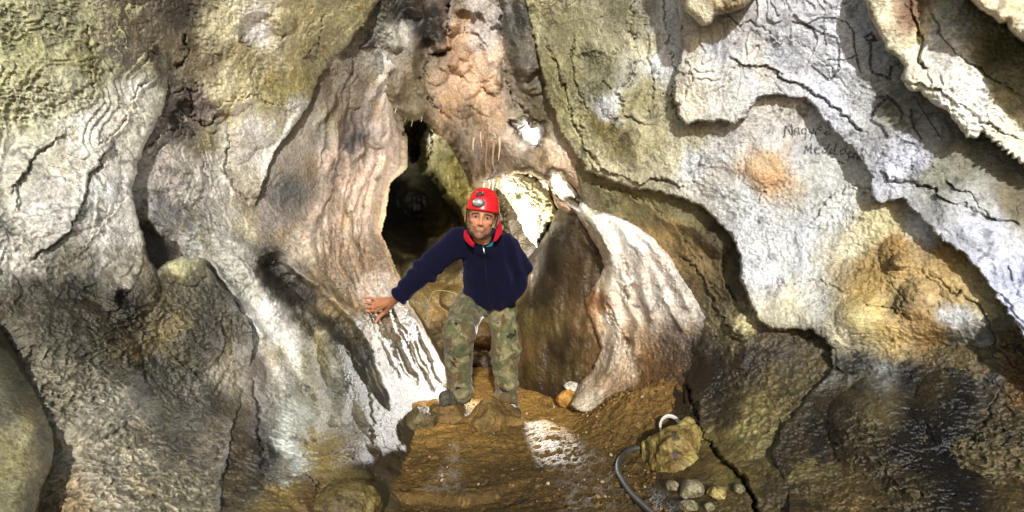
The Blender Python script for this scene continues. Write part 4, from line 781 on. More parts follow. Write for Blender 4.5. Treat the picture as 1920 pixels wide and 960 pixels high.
def man():
    lo = np.array([-1.14, 3.5, -.10]); hi = np.array([.12, 4.75, 1.62])
    v = Vol(lo, hi, .0042)
    # torso, legs (inside the clothes), feet
    v.cap(PEL, CHE + np.array([0, .03, 0]), .115, .115, .05, (0, 1, 0), 1.2); v.cap(CHE + np.array([0, .03, 0]), UCH + np.array([0, .04, -.02]), .115, .08, .04); v.cap(UCH + np.array([0, .03, -.02]), SHR, .06, .05, .03); v.cap(UCH + np.array([0, .03, -.02]), SHL, .06, .05, .03)
    for a, b, ra, rb in ((HPR, KNR, .08, .055), (KNR, ANR, .052, .036), (HPL, KNL, .08, .055), (KNL, ANL, .052, .036), (SHR, ELR, .046, .038), (ELR, WRR, .037, .026), (SHL, ELL, .046, .038), (ELL, WRL, .037, .026)):
        v.cap(a, b, ra, rb, .02)
    v.cap(ANR, A(838, 744, 4.03), .036, .03, .02); v.cap(ANL, A(956, 766, 4.36), .034, .026, .02)
    # neck and head
    v.cap(NEK + np.array([0, .02, -.03]), H(0, -.045, -.05), .060, .057, .02)
    v.ell(H(0, -.018, .035), (.083 * HS, .105 * HS, .098 * HS), HR, .02)
    v.ell(H(0, .012, -.040), (.059 * HS, .080 * HS, .080 * HS), HR, .03)
    v.ell(H(0, .060, -.098), (.026 * HS, .028 * HS, .024 * HS), HR, .025)      # chin
    for s in (-1, 1):
        v.ell(H(s * .043, .018, -.070), (.018 * HS, .042 * HS, .026 * HS), HR, .025)   # jaw corners
        v.ell(H(s * .043, .062, -.020), (.020 * HS, .019 * HS, .017 * HS), HR, .018)   # cheekbones
        v.cap(H(s * .012, .088, .022), H(s * .052, .070, .020), .011, .009, .010)       # brow ridge
        v.ell(H(s * .033, .100, .001), (.020 * HS, .016 * HS, .012 * HS), HR, .010, 'd')  # eye socket
        v.ell(H(s * .033, .071, .001), (.0145 * HS, .0145 * HS, .0130 * HS), HR, .003)    # eyeball
        v.cap(H(s * .020, .089, .008), H(s * .047, .080, .006), .0042, .0042, .004)        # upper lid
        v.ell(H(s * .088, -.012, -.012), (.010 * HS, .022 * HS, .034 * HS), HR, .006)     # ear
        v.ell(H(s * .095, -.004, -.008), (.006, .010, .018), HR, .004, 'd')
    v.cap(H(0, .088, .012), H(0, .112, -.032), .0085, .0115, .010)          # nose
    for s in (-1, 1): v.ell(H(s * .012, .098, -.038), (.008, .011, .008), HR, .006)
    v.cap(H(-.020, .086, -.064), H(.020, .086, -.064), .0058, .0058, .006); v.cap(H(-.016, .086, -.073), H(.016, .086, -.073), .0066, .0066, .006)
    v.cap(H(-.022, .098, -.0685), H(.022, .098, -.0685), .0018, .0018, .003, mode='d')
    # right hand on the rock: follow the wall
    wt = obj_tree(bpy.data.objects['cave_wall_left'])
    def onwall(px, py, lift):
        p, _ = hit_px(wt, px, py)
        d = p.y if p is not None and 3.7 < p.y < 4.6 else 4.1
        return A(px, py, d - lift)
    KN = {'i': onwall(704, 583, .03), 'm': onwall(700, 576, .034), 'r': onwall(701, 569, .034), 'l': onwall(706, 562, .03)}
    palm = onwall(722, 572, .035)
    zs = np.median([KN[k][1] for k in KN] + [palm[1]])
    def fixd(p, lim=.035):
        d = np.clip(p[1], zs - lim, zs + lim); return np.array([p[0] * d / p[1], d, CZ + (p[2] - CZ) * d / p[1]])
    KN = {k: fixd(p) for k, p in KN.items()}; palm = fixd(palm)
    w0 = A(748, 556, min(4.02, palm[1] - .02))
    v.cap(ELR, w0, .037, .029, .01); v.cap(w0, palm, .029, .026, .012)
    for k in KN: v.cap(palm, KN[k], .019, .0135, .010); v.cap(w0 + (palm - w0) * .4, KN[k], .02, .014, .010)
    tips = {'i': [(692, 583), (680, 583)], 'm': [(686, 575.5), (669, 575)], 'r': [(686, 567), (666, 566)], 'l': [(694, 558.5), (676, 558)]}
    for k, (a, b) in tips.items():
        m1 = fixd(onwall(*a, .022), .05); t1 = fixd(onwall(*b, .010), .06)
        md = KN[k] * .5 + m1 * .5 + np.array([0, -.004, 0]); md2 = m1 * .45 + t1 * .55
        r = {'i': .0098, 'm': .0100, 'r': .0096, 'l': .0082}[k]
        v.cap(KN[k], md, r + .0015, r + .0005, .004); v.cap(md, m1, r + .0008, r, .003); v.cap(m1, md2, r, r - .0006, .003); v.cap(md2, t1, r - .0006, r - .0018, .003)
    tb = fixd(onwall(722, 584, .03)); tm = fixd(onwall(710, 595, .028), .05); tt = fixd(onwall(704, 605, .016), .06)
    v.cap(palm, tb, .021, .017, .010); v.cap(w0, tb, .022, .016, .012); v.cap(tb, tm, .0155, .0120, .005); v.cap(tm, tt, .0118, .0095, .004)
    V, Q = v.mesh(1)
    # skin colours
    q = (V - HO) @ HR / HS
    x, y, z = q[:, 0], q[:, 1], q[:, 2]; ax = np.abs(x)
    base = lin((178, 122, 88)); col = np.tile(base, (len(V), 1))
    hd = (z > -.14) & (ax < .11) & (np.abs(y) < .14) & (z < .16)
    nz = noise(V, 70, 300)[:, None]
    col = col * (1 + .10 * nz) * (1 + .08 * noise(V, 22, 301)[:, None])
    def mixc(m, c, a=1.):
        nonlocal col
        m = (m * a)[:, None] * hd[:, None]; col = col * (1 - m) + lin(c) * m
    fr = sstep(.0, .03, y)
    mixc(np.exp(-((ax - .045) / .02) ** 2 - ((z + .02) / .018) ** 2) * fr, (200, 120, 95), .5)                # cheeks
    mixc(np.exp(-(x / .014) ** 2 - ((z + .03) / .018) ** 2) * fr, (196, 116, 92), .6)                          # nose
    beard = np.maximum(sstep(-.046, -.054, z) * sstep(-.01, .02, y), sstep(.045, .06, ax) * sstep(-.02, -.05, z) * fr)
    mixc(beard * (.8 + .2 * nz[:, 0]), (84, 66, 54), .78)
    mixc(np.exp(-(x / .021) ** 4 - ((z + .0685) / .0075) ** 2) * fr, (158, 84, 70), .9)                         # lips
    mixc(np.exp(-(x / .019) ** 4 - ((z + .0690) / .0018) ** 2) * fr, (70, 34, 30), .9)
    e = np.sqrt(((ax - .033) / .0150) ** 2 + ((z - .001) / .0058) ** 2); 
    mixc(np.exp(-((ax - .033) / .024) ** 4 - ((z + .0) / .017) ** 2) * fr, (110, 70, 54), .7)                  # lid shade of the skin
    mixc(sstep(1.25, 1.0, e) * fr, (60, 38, 30)); mixc(sstep(1.0, .8, e) * fr, (165, 155, 146))
    iris = np.sqrt((ax - .033) ** 2 + (z - .002) ** 2); mixc(sstep(.0078, .0060, iris) * (e < 1.05) * fr, (34, 22, 16))
    mixc(np.exp(-((ax - .034) / .025) ** 4 - ((z - .0205 + (ax - .03) * .12) / .0072) ** 2) * fr, (36, 26, 20), 1.)     # brows
    mixc(sstep(.012, .004, np.abs(x) * 0 + np.sqrt((ax - .0115) ** 2 + (z + .048) ** 2) * 2.2) * fr, (110, 60, 48), .5)   # nostrils
    hair = np.clip(sstep(.050, .062, z) + sstep(.066, .072, ax) * sstep(-.02, .0, z) * sstep(.052, .035, y) * (ax < .081) + sstep(-.02, -.04, y) * (ax < .080) * sstep(-.075, -.06, z), 0, 1)
    mixc(hair, (72, 66, 60), .95)
    # finger nails and knuckle creases come from the geometry; hand a little browner
    hand = V[:, 0] < A(755, 556, 4.02)[0]
    col[hand] = col[hand] * np.array([.78, .76, .76])
    org = np.array([ (ANR[0] + ANL[0]) / 2, 4.3, 0.0])
    body = mesh_obj('person', V - org, Q, SKIN, None, np.clip(col, 0, 1)); body.location = org
    bpy.context.view_layer.update()
    tag(body, 'bent man in red helmet, navy fleece and camouflage trousers, one hand on the left wall', 'person')
    # ---------------- fleece
    v = Vol([-.98, 3.68, .66], [.18, 4.62, 1.36], .006)
    X = (1, 0, 0)
    v.cap(A(916, 566, 4.34), CHE, .178, .172, .05, (.0, 1, .3), 1.28); v.cap(CHE, A(912, 466, 4.03), .172, .135, .06, (0, 1, .3), 1.15)
    v.ell(A(928, 550, 4.26), (.185, .15, .105), None, .05)
    v.cap(A(905, 458, 3.99), SHR + np.array([.01, .02, -.01]), .105, .088, .05); v.cap(A(915, 462, 4.02), SHL + np.array([-.015, .02, -.015]), .100, .088, .05)
    v.cap(SHR, ELR, .088, .079, .05); v.cap(ELR, WRR, .078, .058, .025); v.cap(ELR + (WRR - ELR) * .75, WRR, .061, .055, .02)
    v.cap(SHL, ELL, .082, .066, .022); v.cap(ELL, WRL, .066, .056, .02)
    v.cap(NEK + np.array([0, .03, -.045]), NEK + np.array([0, .03, .0]), .085, .072, .02)
    # openings: neck, cuff, hem
    v.cap(NEK + np.array([0, .02, -.03]), H(0, -.03, -.06), .052, .062, .006, mode='d')
    u = (WRR - ELR) / np.linalg.norm(WRR - ELR)
    v.plane(WRR + u * .012, u)
    v.cap(WRR - u * .03, WRR + u * .05, .040, .044, .004, mode='d')
    v.plane(A(916, 583, 4.2), (.0, .25, -1))
    V, Q = v.mesh(2); N = normals(V, Q)
    # folds
    def folds(p):
        f = .006 * fbm(p, 7, 400, 2)
        wv = p + .03 * np.stack([noise(p, 6, 402), noise(p, 6, 403), noise(p, 6, 404)], -1)
        # right sleeve: rings round the arm near the elbow and cuff
        s = (p - ELR) @ u; near = np.exp(-(s / .10) ** 2) + .9 * np.exp(-((s - .23) / .06) ** 2)
        m = sstep(-.33, -.42, p[:, 0]); f += m * near * .011 * np.sin(90 * ((wv - ELR) @ u) + 4 * wv[:, 2] * 5)
        # left sleeve and flank: long diagonal folds
        m = sstep(-.08, .0, p[:, 0]) * sstep(.76, .9, p[:, 2]); f += m * .012 * np.sin(60 * (wv[:, 0] * .95 + wv[:, 2] * .30))
        # chest: soft drags towards the right armpit
        m = sstep(-.42, -.3, p[:, 0]) * sstep(-.06, -.15, p[:, 0]) * sstep(.85, 1., p[:, 2]); f += m * .008 * np.sin(52 * (wv[:, 0] * .5 + wv[:, 2] * .85))
        # hem gathers
        f += .008 * sstep(.90, .76, p[:, 2]) * np.sin(70 * wv[:, 0])
        return f
    V = V + N * folds(V)[:, None]; V = V + .5 * (lap(V, Q) - V)
    jk = mesh_obj('fleece_jacket', V, Q, FLEECE, body); jt = bvh(V, Q)
    # zip with its pull
    zp = []
    for t in np.linspace(0, 1, 26):
        px = 905.5 + 13 * t; py = 459 + 117 * t; p, nn = hit_px(jt, px, py)
        if p is not None: zp.append(p + Vector((0, -.0015, 0)))
    z = plain('zip_tape', (22, 22, 34), .4, .3, 500, .3)
    if len(zp) > 3: zo = mesh_obj('zip', *tube_mesh(zp, .0042, 6), z, jk)
    pm = plain('zip_metal', (190, 190, 195), .3, 0, 200, .1, .5, .8)
    q0 = zp[1] if zp else Vector(NEK)
    Vp, Qp = tube_mesh([q0 + Vector((0, -.006, .004)), q0 + Vector((.003, -.010, -.012)), q0 + Vector((.006, -.010, -.028)), q0 + Vector((.007, -.008, -.036))], [.003, .005, .004, .006], 6)
    mesh_obj('zip_pull', Vp, Qp, pm, zo)
    # small pocket zip on the left side
    # ---------------- collar (two red flaps folded out) and the teal shirt below
    def onj(px, py, d, lift=.012):
        p, _ = hit_px(jt, px, py); dd = d if p is None or p.y > d + .12 else min(d, p.y - lift)
        return A(px, py, dd)
    def flap(name, inner, outer, mat, parent, th=.005):
        m = 8; I = smooth_line(inner, 6); O = smooth_line(outer, 6); n = min(len(I), len(O)); V = []; Q = []
        for side in (0, 1):
            for i in range(n):
                for k in range(m + 1):
                    t = k / m; p = I[i] * (1 - t) + O[i] * t + np.array([0, -.012 * math.sin(math.pi * t) - (th if side == 0 else 0), .0])
                    V.append(p)
        s = n * (m + 1)
        for i in range(n - 1):
            for k in range(m):
                a = i * (m + 1) + k; Q.append((a, a + 1, a + m + 2, a + m + 1)); Q.append((s + a, s + a + m + 1, s + a + m + 2, s + a + 1))
        for i in range(n - 1):
            for k in (0, m):
                a = i * (m + 1) + k; Q.append((a, a + m + 1, s + a + m + 1, s + a))
        for i in (0, n - 1):
            for k in range(m):
                a = i * (m + 1) + k; Q.append((a, a + 1, s + a + 1, s + a))
        return mesh_obj(name, V, Q, mat, parent)
    flap('collar', [A(876, 430, 3.86), A(878, 438, 3.82), A(884, 449, 3.79), A(890, 456, 3.79)], [onj(870, 432, 3.88), onj(870, 446, 3.85), onj(877, 456, 3.82), onj(887.5, 464, 3.80)], REDF, jk)
    flap('collar', [A(928, 413, 3.90), A(930, 428, 3.86), A(928, 441, 3.82), A(925, 452, 3.80)], [onj(935, 408, 3.94), onj(941, 424, 3.90), onj(941, 437, 3.86), onj(930, 453, 3.81)], REDF, jk)
    v = Vol([-.32, 3.70, 1.08], [-.02, 4.1, 1.38], .004)
    v.cap(NEK + np.array([.004, .012, -.035]), H(.004, -.05, -.085), .0645, .056, .01)
    v.cap(NEK + np.array([0, .02, -.05]), H(0, -.03, -.02), .061, .072, .004, mode='d')
    pn = np.array(H(0, .3, -.02) - H(0, 0, -.10)); pn /= np.linalg.norm(pn)
    v.plane(H(0.0, .02, -.162) , hu * .8 + hf * .35 - hr * .45)
    V, Q = v.mesh(1); mesh_obj('shirt', V, Q, TEAL, body)
    # ---------------- trousers
    v = Vol([-.62, 3.72, .0], [.14, 4.70, .92], .006)
    v.ell(A(913, 558, 4.36), (.185, .15, .125), None, .05)
    v.cap(HPR, KNR, .118, .098, .04); v.cap(KNR, ANR + np.array([0, 0, .0]), .094, .082, .05)
    v.cap(HPL, KNL, .112, .094, .035); v.cap(KNL, ANL, .093, .080, .05)
    v.plane(ANR + np.array([0, 0, -.012]), (-.1, 0, -1)) if False else None
    V, Q = v.mesh(2); N = normals(V, Q)
    def tf(p):
        wv = p + .025 * np.stack([noise(p, 8, 412), noise(p, 8, 413), noise(p, 8, 414)], -1)
        f = .007 * fbm(p, 9, 410, 3)
        lft = sstep(-.25, -.15, p[:, 0])
        for a, b, sgn, msk in ((HPR, KNR, 1, 1 - lft), (HPL, KNL, -1, lft)):
            t = (wv[:, 2] - b[2]) / (a[2] - b[2])
            f += msk * .009 * np.sin(62 * (wv[:, 2] * .8 + sgn * wv[:, 0] * .9)) * np.exp(-((t - .75) / .35) ** 2)
            f += msk * .008 * np.sin(80 * (wv[:, 2] + sgn * .4 * wv[:, 0])) * np.exp(-((t + .05) / .2) ** 2)
        f += .006 * np.sin(75 * wv[:, 2] + 3 * noise(p, 6, 416)) * sstep(.34, .16, p[:, 2])
        f += .004 * np.sin(50 * (wv[:, 0] + .25 * wv[:, 2]))
        return f
    V = V + N * tf(V)[:, None]; V = V + .5 * (lap(V, Q) - V)
    mesh_obj('trousers', V, Q, CAMO, body)
    # ---------------- boots
    BOOT = plain('muddy_boot_leather', (62, 58, 48), .75, .8, 60, .55)
    def boot(heel, toe, ank, hgt=.05):
        lo = np.minimum(np.minimum(heel, toe), ank) - .12; hi = np.maximum(np.maximum(heel, toe), ank) + .12
        v = Vol(lo, hi, .005)
        v.cap(heel, toe, .044, .041, .03); v.cap(heel + np.array([0, 0, .03]), ank + np.array([0, 0, .06]), .046, .052, .03)
        mid = heel * .5 + toe * .5 + np.array([0, 0, .02]); v.cap(ank, mid, .040, .036, .03)
        sol = np.array([0, 0, -.022]); v.cap(heel + sol, toe + sol, .040, .038, .004)
        v.plane(np.array([0, 0, min(heel[2], toe[2]) - .047]), (0, 0, -1))
        V, Q = v.mesh(1); N = normals(V, Q); V = V + N * (.003 * fbm(V, 40, 420, 3))[:, None]
        o = mesh_obj('boot', V, Q, BOOT, body); t = bvh(V, Q)
        return o, t
    hb, tb_ = A(872, 741, 4.13), A(834, 745, 3.98)
    b1, t1 = boot(hb, tb_, ANR + np.array([0, 0, .0]))
    b2, t2 = boot(A(950, 766, 4.42), A(966, 775, 4.24), ANL + np.array([0, 0, .0]))
    LACE = plain('boot_lace', (205, 200, 190), .7, 0)
    for k in range(4):
        p1 = A(954 + k * 2.2, 757 + 4.5 * k, 4.30 - .012 * k); p2 = A(967 + k * 1.2, 760 + 4.5 * k, 4.31 - .012 * k)
        r1 = t2.find_nearest(Vector(p1)); r2 = t2.find_nearest(Vector(p2))
        if r1[0] and r2[0]:
            m = (r1[0] + r2[0]) / 2; r3 = t2.find_nearest(m)[0]
            mesh_obj('lace', *tube_mesh([r1[0] + Vector((0, -.003, .002)), r3 + Vector((0, -.006, .003)), r2[0] + Vector((0, -.003, .002))], .0022, 5), LACE, b2)
    # ---------------- helmet
    HEL = plain('red_helmet_plastic', (205, 20, 30), .32, .12, 30, .14, .5)
    V = []; Q = []; nu, nv = 64, 22
    hc = (0, -.012, .040)
    def dome(u_, v_, r=1.):
        th = 2 * math.pi * u_; ph = v_ * math.pi / 2
        rx, ry, rz = .0950 * r, .120 * r, .136 * r
        c = math.cos(ph) ** .82 if v_ < 1 else 0; z = math.sin(ph)
        x, y = math.cos(th) * c, math.sin(th) * c
        zz = hc[2] + rz * z + (0.010 * max(0, y) - .018 * max(0, -y)) * (1 - v_)
        fl = 1 + .035 * max(0, 1 - v_ * 9)
        return H(hc[0] + x * rx * fl, hc[1] + y * ry * fl, zz - .010)
    for layer, r in ((0, 1.), (1, .965)):
        for j in range(nv + 1):
            for i in range(nu): V.append(dome(i / nu, j / nv, r))
    s = (nv + 1) * nu
    for j in range(nv):
        for i in range(nu):
            a, b_ = j * nu + i, j * nu + (i + 1) % nu
            Q.append((a, b_, b_ + nu, a + nu)); Q.append((s + a, s + a + nu, s + b_ + nu, s + b_))
    for i in range(nu): Q.append((i, s + i, s + (i + 1) % nu, (i + 1) % nu))
    hel = mesh_obj('helmet', V, Q, HEL, body); ht = bvh(np.array(V), np.array([q for q in Q]))
    bpy.context.view_layer.update()
    def onhel(px, py): 
        p, n_ = hit_px(ht, px, py)
        if p is None: p, n_ = ht.find_nearest(PV(px, py, 3.7))[:2]
        if n_.dot(Vector((0, -1, 0))) < 0: n_ = -n_
        return p, n_
    def disc(name, px, py, rx, ry, th, mat, parent, rot=0., seg=20, dome_=.5):
        p, n_ = onhel(px, py); u_ = n_.cross(Vector((0, 0, 1))).normalized() * -1; w_ = u_.cross(n_) ; w_ = w_ if w_.z > 0 else -w_
        V = []; Q = []
        rings = [(1, -.004), (1, th * .6), (.86, th), (.5, th * (1 + dome_)), (.02, th * (1 + dome_ * 1.3))]
        for rr, hh in rings:
            for k in range(seg):
                a = 2 * math.pi * k / seg; x = rr * rx * math.cos(a); y = rr * ry * math.sin(a)
                x, y = x * math.cos(rot) - y * math.sin(rot), x * math.sin(rot) + y * math.cos(rot)
                V.append(p + u_ * x + w_ * y + n_ * hh)
        for j in range(len(rings) - 1):
            for k in range(seg): Q.append((j * seg + k, j * seg + (k + 1) % seg, (j + 1) * seg + (k + 1) % seg, (j + 1) * seg + k))
        Q.append(tuple((len(rings) - 1) * seg + k for k in range(seg)))
        return mesh_obj(name, V, Q, mat, parent)
    GREY = plain('lamp_bezel', (88, 84, 78), .45, .3, 300, .3); LENS = plain('lamp_reflector', (190, 192, 194), .18, 0, 60, .12, .8, .55); DK = plain('black_rubber', (16, 15, 15), .6)
    LM = plain('lens_cover', (205, 208, 212), .12, 0, 90, .25, .9, .3)
    disc('headlamp_bezel', 897.5, 380.5, .0400, .0285, .016, GREY, hel, -.10)
    disc('headlamp_lens', 897.3, 380.3, .0350, .0240, .021, LENS, hel, -.10)
    disc('headlamp_bulb', 893, 380.5, .0115, .0125, .0275, LM, hel, 0, 16, .2)
    disc('headlamp_bulb', 902.5, 382, .0090, .0095, .0265, LM, hel, 0, 16, .2)
    for px, py in ((876.5, 370), (928, 365.5), (930.5, 373), (922, 377.5), (931, 390)): disc('vent_hole', px, py, .0046, .0042, .0009, DK, hel, 0, 12, 0)
    def plate(name, px, py, wx, wz, th, mat):
        p, n_ = onhel(px, py); u_ = Vector(hr); w_ = n_.cross(u_).normalized(); w_ = w_ if w_.z > 0 else -w_; u_ = w_.cross(n_); V = []
        for h in (-.006, th):
            for a, b_ in ((-1, -1), (1, -1), (1, 1), (-1, 1)): V.append(p + u_ * a * wx + w_ * b_ * wz + n_ * h)
        return mesh_obj(name, V, [(0, 1, 2, 3), (4, 5, 6, 7), (0, 1, 5, 4), (1, 2, 6, 5), (2, 3, 7, 6), (3, 0, 4, 7)], mat, hel, smooth=False)
    plate('lamp_bracket', 900.5, 364.5, .024, .0145, .006, plain('bracket', (48, 46, 42), .5, .3, 120, .5))
    plate('bracket_mark', 900.3, 366, .008, .0055, .0085, plain('bracket_red', (150, 30, 40), .5))
    plate('bracket_mark', 895.3, 362, .0035, .006, .0085, plain('bracket_pale', (150, 150, 140), .5)); plate('bracket_mark', 905.6, 362.6, .0035, .006, .0085, plain('bracket_pale', (150, 150, 140), .5))
    # straps
    ST = plain('strap_webbing', (24, 24, 24), .8)
    for s_ in (-1, 1):
        L1 = smooth_line([H(s_ * .086, .040, .045), H(s_ * .0865, .036, .0), H(s_ * .080, .030, -.05), H(s_ * .055, .035, -.098), H(s_ * .012, .045, -.122)], 5)
        mesh_obj('chin_strap', *tube_mesh(L1, .0042, 6), ST, hel)
        L2 = smooth_line([H(s_ * .090, -.045, .040), H(s_ * .092, -.02, -.02), H(s_ * .081, .028, -.045)], 5)
        mesh_obj('chin_strap', *tube_mesh(L2, .0035, 6), ST, hel)
    return body
man()

# ------------------------------------------------------------------ loose stones, hose, cap, stalactites
GT = [obj_tree(bpy.data.objects['ground']), obj_tree(bpy.data.objects['cave_wall_right'])]
def stone(name, px, py, d, rx, ry, rz, cols, label, cat, seed, group=None, facets=9, rough=.06, mat=None, sink=.0, h=None, zc=None, shape=None):
    if group:
        hs = [q[0].y for q in (hit_px(t, px, py) for t in GT) if q[0] is not None]
        d = min(hs) - ry * .35 if hs else d
    c = A(px, py, d)
    if zc is not None: c[2] = zc
    m = max(rx, ry, rz) * 1.25; h = h or max(m / 40, .0035)
    v = Vol(c - m, c + m, h); rng = np.random.RandomState(seed)
    v.ell(c, (rx, ry, rz), None, .01)
    g = np.meshgrid(*[v.lo[i] + v.h * np.arange(v.n[i]) for i in range(3)], indexing='ij'); p = np.stack(g, -1) - c
    for _ in range(facets):
        n = rng.normal(size=3); n /= np.linalg.norm(n); r = np.sqrt((n[0] * rx) ** 2 + (n[1] * ry) ** 2 + (n[2] * rz) ** 2)
        v.f = np.maximum(v.f, (p @ n - r * rng.uniform(.66, .84)).astype(np.float32))
    if shape:
        for n, r in shape:
            n = np.array(n, float); n /= np.linalg.norm(n); v.f = np.maximum(v.f, (p @ n - r).astype(np.float32))
    V, Q = v.mesh(1); N = normals(V, Q); s = m
    V = V + N * (s * (rough * fbm(V, 1.2 / s, seed, 3) + rough * .5 * fbm(V, 5 / s, seed + 3, 3)))[:, None]
    n1 = fbm(V, 2.5 / s, seed + 7, 4, .65)[:, None]; n2 = sstep(.2, .8, fbm(V, 5 / s, seed + 9, 4, .65))[:, None]
    ca, cb, cc = [lin(q) for q in cols]; t = np.clip(.5 + n1, 0, 1)
    col = (ca * t + cb * (1 - t)) * (1 - n2) + cc * n2
    col = col * (1 + .25 * fbm(V, 14 / s, seed + 12, 3)[:, None])
    org = np.array([c[0], c[1], V[:, 2].min()])
    o = mesh_obj(name, V - org, Q, mat or ROCK, None, np.clip(col, .004, .8), np.full(len(V), .35)); o.location = org
    return tag(o, label, cat, group)
YE = ((158, 142, 82), (108, 86, 38), (58, 46, 24)); GR = ((140, 132, 104), (92, 84, 54), (60, 52, 32)); MU = ((132, 104, 56), (100, 78, 40), (72, 56, 30))
stone('boulder', 1268, 856, 3.12, .190, .18, .215, YE, 'angular yellow-green boulder at the foot of the right wall, beside the hose', 'boulder', 37, facets=7, rough=.085, shape=[((.15, -.85, .45), .148), ((-.75, -.65, .15), .155), ((.75, -.7, -.25), .15), ((-.3, -.8, -.6), .165), ((-.1, -.25, 1), .165)])
stone('stone', 1262, 912, 2.98, .034, .034, .034, GR, 'small round pale stone touching the lower front of the big yellow boulder', 'stone', 32, 'loose stones below the boulder', 4)
stone('stone', 1297, 920, 2.96, .056, .05, .052, GR, 'brown-green stone, second largest, right under the point of the yellow boulder', 'stone', 33, 'loose stones below the boulder', 5)
stone('stone', 1292, 950, 2.82, .040, .035, .028, GR, 'knobbly stone at the bottom edge, below the round pale one', 'stone', 34, 'loose stones below the boulder', 5)
stone('stone', 1330, 952, 2.80, .024, .022, .022, GR, 'tiny pale stone at the bottom edge, right of the knobbly one', 'stone', 35, 'loose stones below the boulder', 4)
stone('stone', 1386, 918, 2.72, .026, .024, .024, GR, 'small grey stone lying alone against the cracked foot of the right wall', 'stone', 36, 'loose stones below the boulder', 4)
stone('stone', 1345, 925, 2.86, .05, .04, .03, YE, 'flat ochre stone between the small grey stone and the brown-green one', 'stone', 38, 'loose stones below the boulder', 5)
stone('rock', 920, 800, 3.95, .215, .16, .15, MU, 'low muddy rock in the middle of the floor in front of the standing leg', 'rock', 41, facets=7, rough=.07, zc=.03, shape=[((-.55, -.35, .8), .125), ((.5, -.3, .85), .12)], mat=MUD)
stone('rock', 845, 768, 4.06, .15, .14, .075, MU, 'flat clay-covered rock that the man rests his raised boot on', 'rock', 42, facets=5, rough=.05, zc=.062, mat=MUD)
stone('rock', 792, 800, 3.98, .13, .12, .13, ((110, 96, 60), (84, 72, 42), (60, 50, 28)), 'dark brown rock wedged between the left wall foot and the mud floor', 'rock', 43, facets=7, rough=.06, zc=.02)
stone('rock', 1062, 745, 4.55, .085, .075, .075, ((188, 138, 60), (140, 98, 38), (100, 70, 28)), 'brown crumbly stone on the mud right of the man, carrying a whiter stone', 'rock', 44, facets=6, zc=.045)
stone('stone', 1071, 724, 4.56, .062, .05, .045, ((215, 210, 198), (190, 185, 168), (150, 135, 100)), 'bright white flat-faced stone lying on top of the brown crumbly one', 'stone', 45, facets=9, rough=.02, shape=[((-.5, -.3, .8), .03)], zc=.125)
stone('rock', 648, 950, 2.68, .16, .14, .12, ((112, 98, 48), (84, 70, 32), (56, 44, 22)), 'rounded ochre rock at the foot of the left wall, bottom edge of the picture', 'rock', 46, facets=3, rough=.08)

def floor_z(x, y): return float(floor_h(np.array([x]), np.array([y]))[0])
# hose
HOSE = plain('hose_rubber', (54, 51, 46), .6, .5, 50, .35)
pts = [(1232, 836, .02), (1208, 838, .02), (1180, 845, .02), (1163, 862, .02), (1160, 884, .02), (1172, 908, .02), (1190, 932, .02), (1218, 958, .02), (1250, 985, .02), (1290, 1020, .02)]
L = []
for px, py, lf in pts:
    d = (CZ - .06) * F / (py - 480)
    for _ in range(6):
        x = d * (px - 960) / F; d = (CZ - floor_z(x, d) - lf) * F / (py - 480)
    L.append(A(px, py, d))
L = smooth_line(L, 8)
rad = [.009 if i < 8 else .0160 for i in range(len(L))]
V, Q = tube_mesh(L, rad, 12); tag(mesh_obj('hose', V, Q, HOSE), 'thick muddy grey hose curving over the floor from behind the boulder', 'hose')
# white plastic ring cap behind the boulder
def ring_cap():
    c = A(1256, 801, 3.36); V = []; Q = []; n = 36
    ax = Vector((-.1, -.88, .45)).normalized(); u_ = ax.cross(Vector((0, 0, 1))).normalized(); w_ = u_.cross(ax)
    prof = [(.070, 0), (.070, .022), (.064, .026), (.060, .010), (.054, .006), (.052, 0)]
    for r, h in prof:
        for k in range(n):
            a = 2 * math.pi * k / n; V.append(Vector(c) + u_ * r * .85 * math.cos(a) + w_ * r * .95 * math.sin(a) + ax * h)
    for j in range(len(prof)):
        for k in range(n):
            a = j * n + k; b = j * n + (k + 1) % n; j2 = ((j + 1) % len(prof)) * n; Q.append((a, b, j2 + (k + 1) % n, j2 + k))
    V = np.array([tuple(q) for q in V])
    tag(mesh_obj('plastic_ring', V, Q, plain('white_plastic', (190, 186, 178), .4, .2, 60, .1)), 'broken white plastic ring standing behind the top of the boulder', 'ring')
ring_cap()

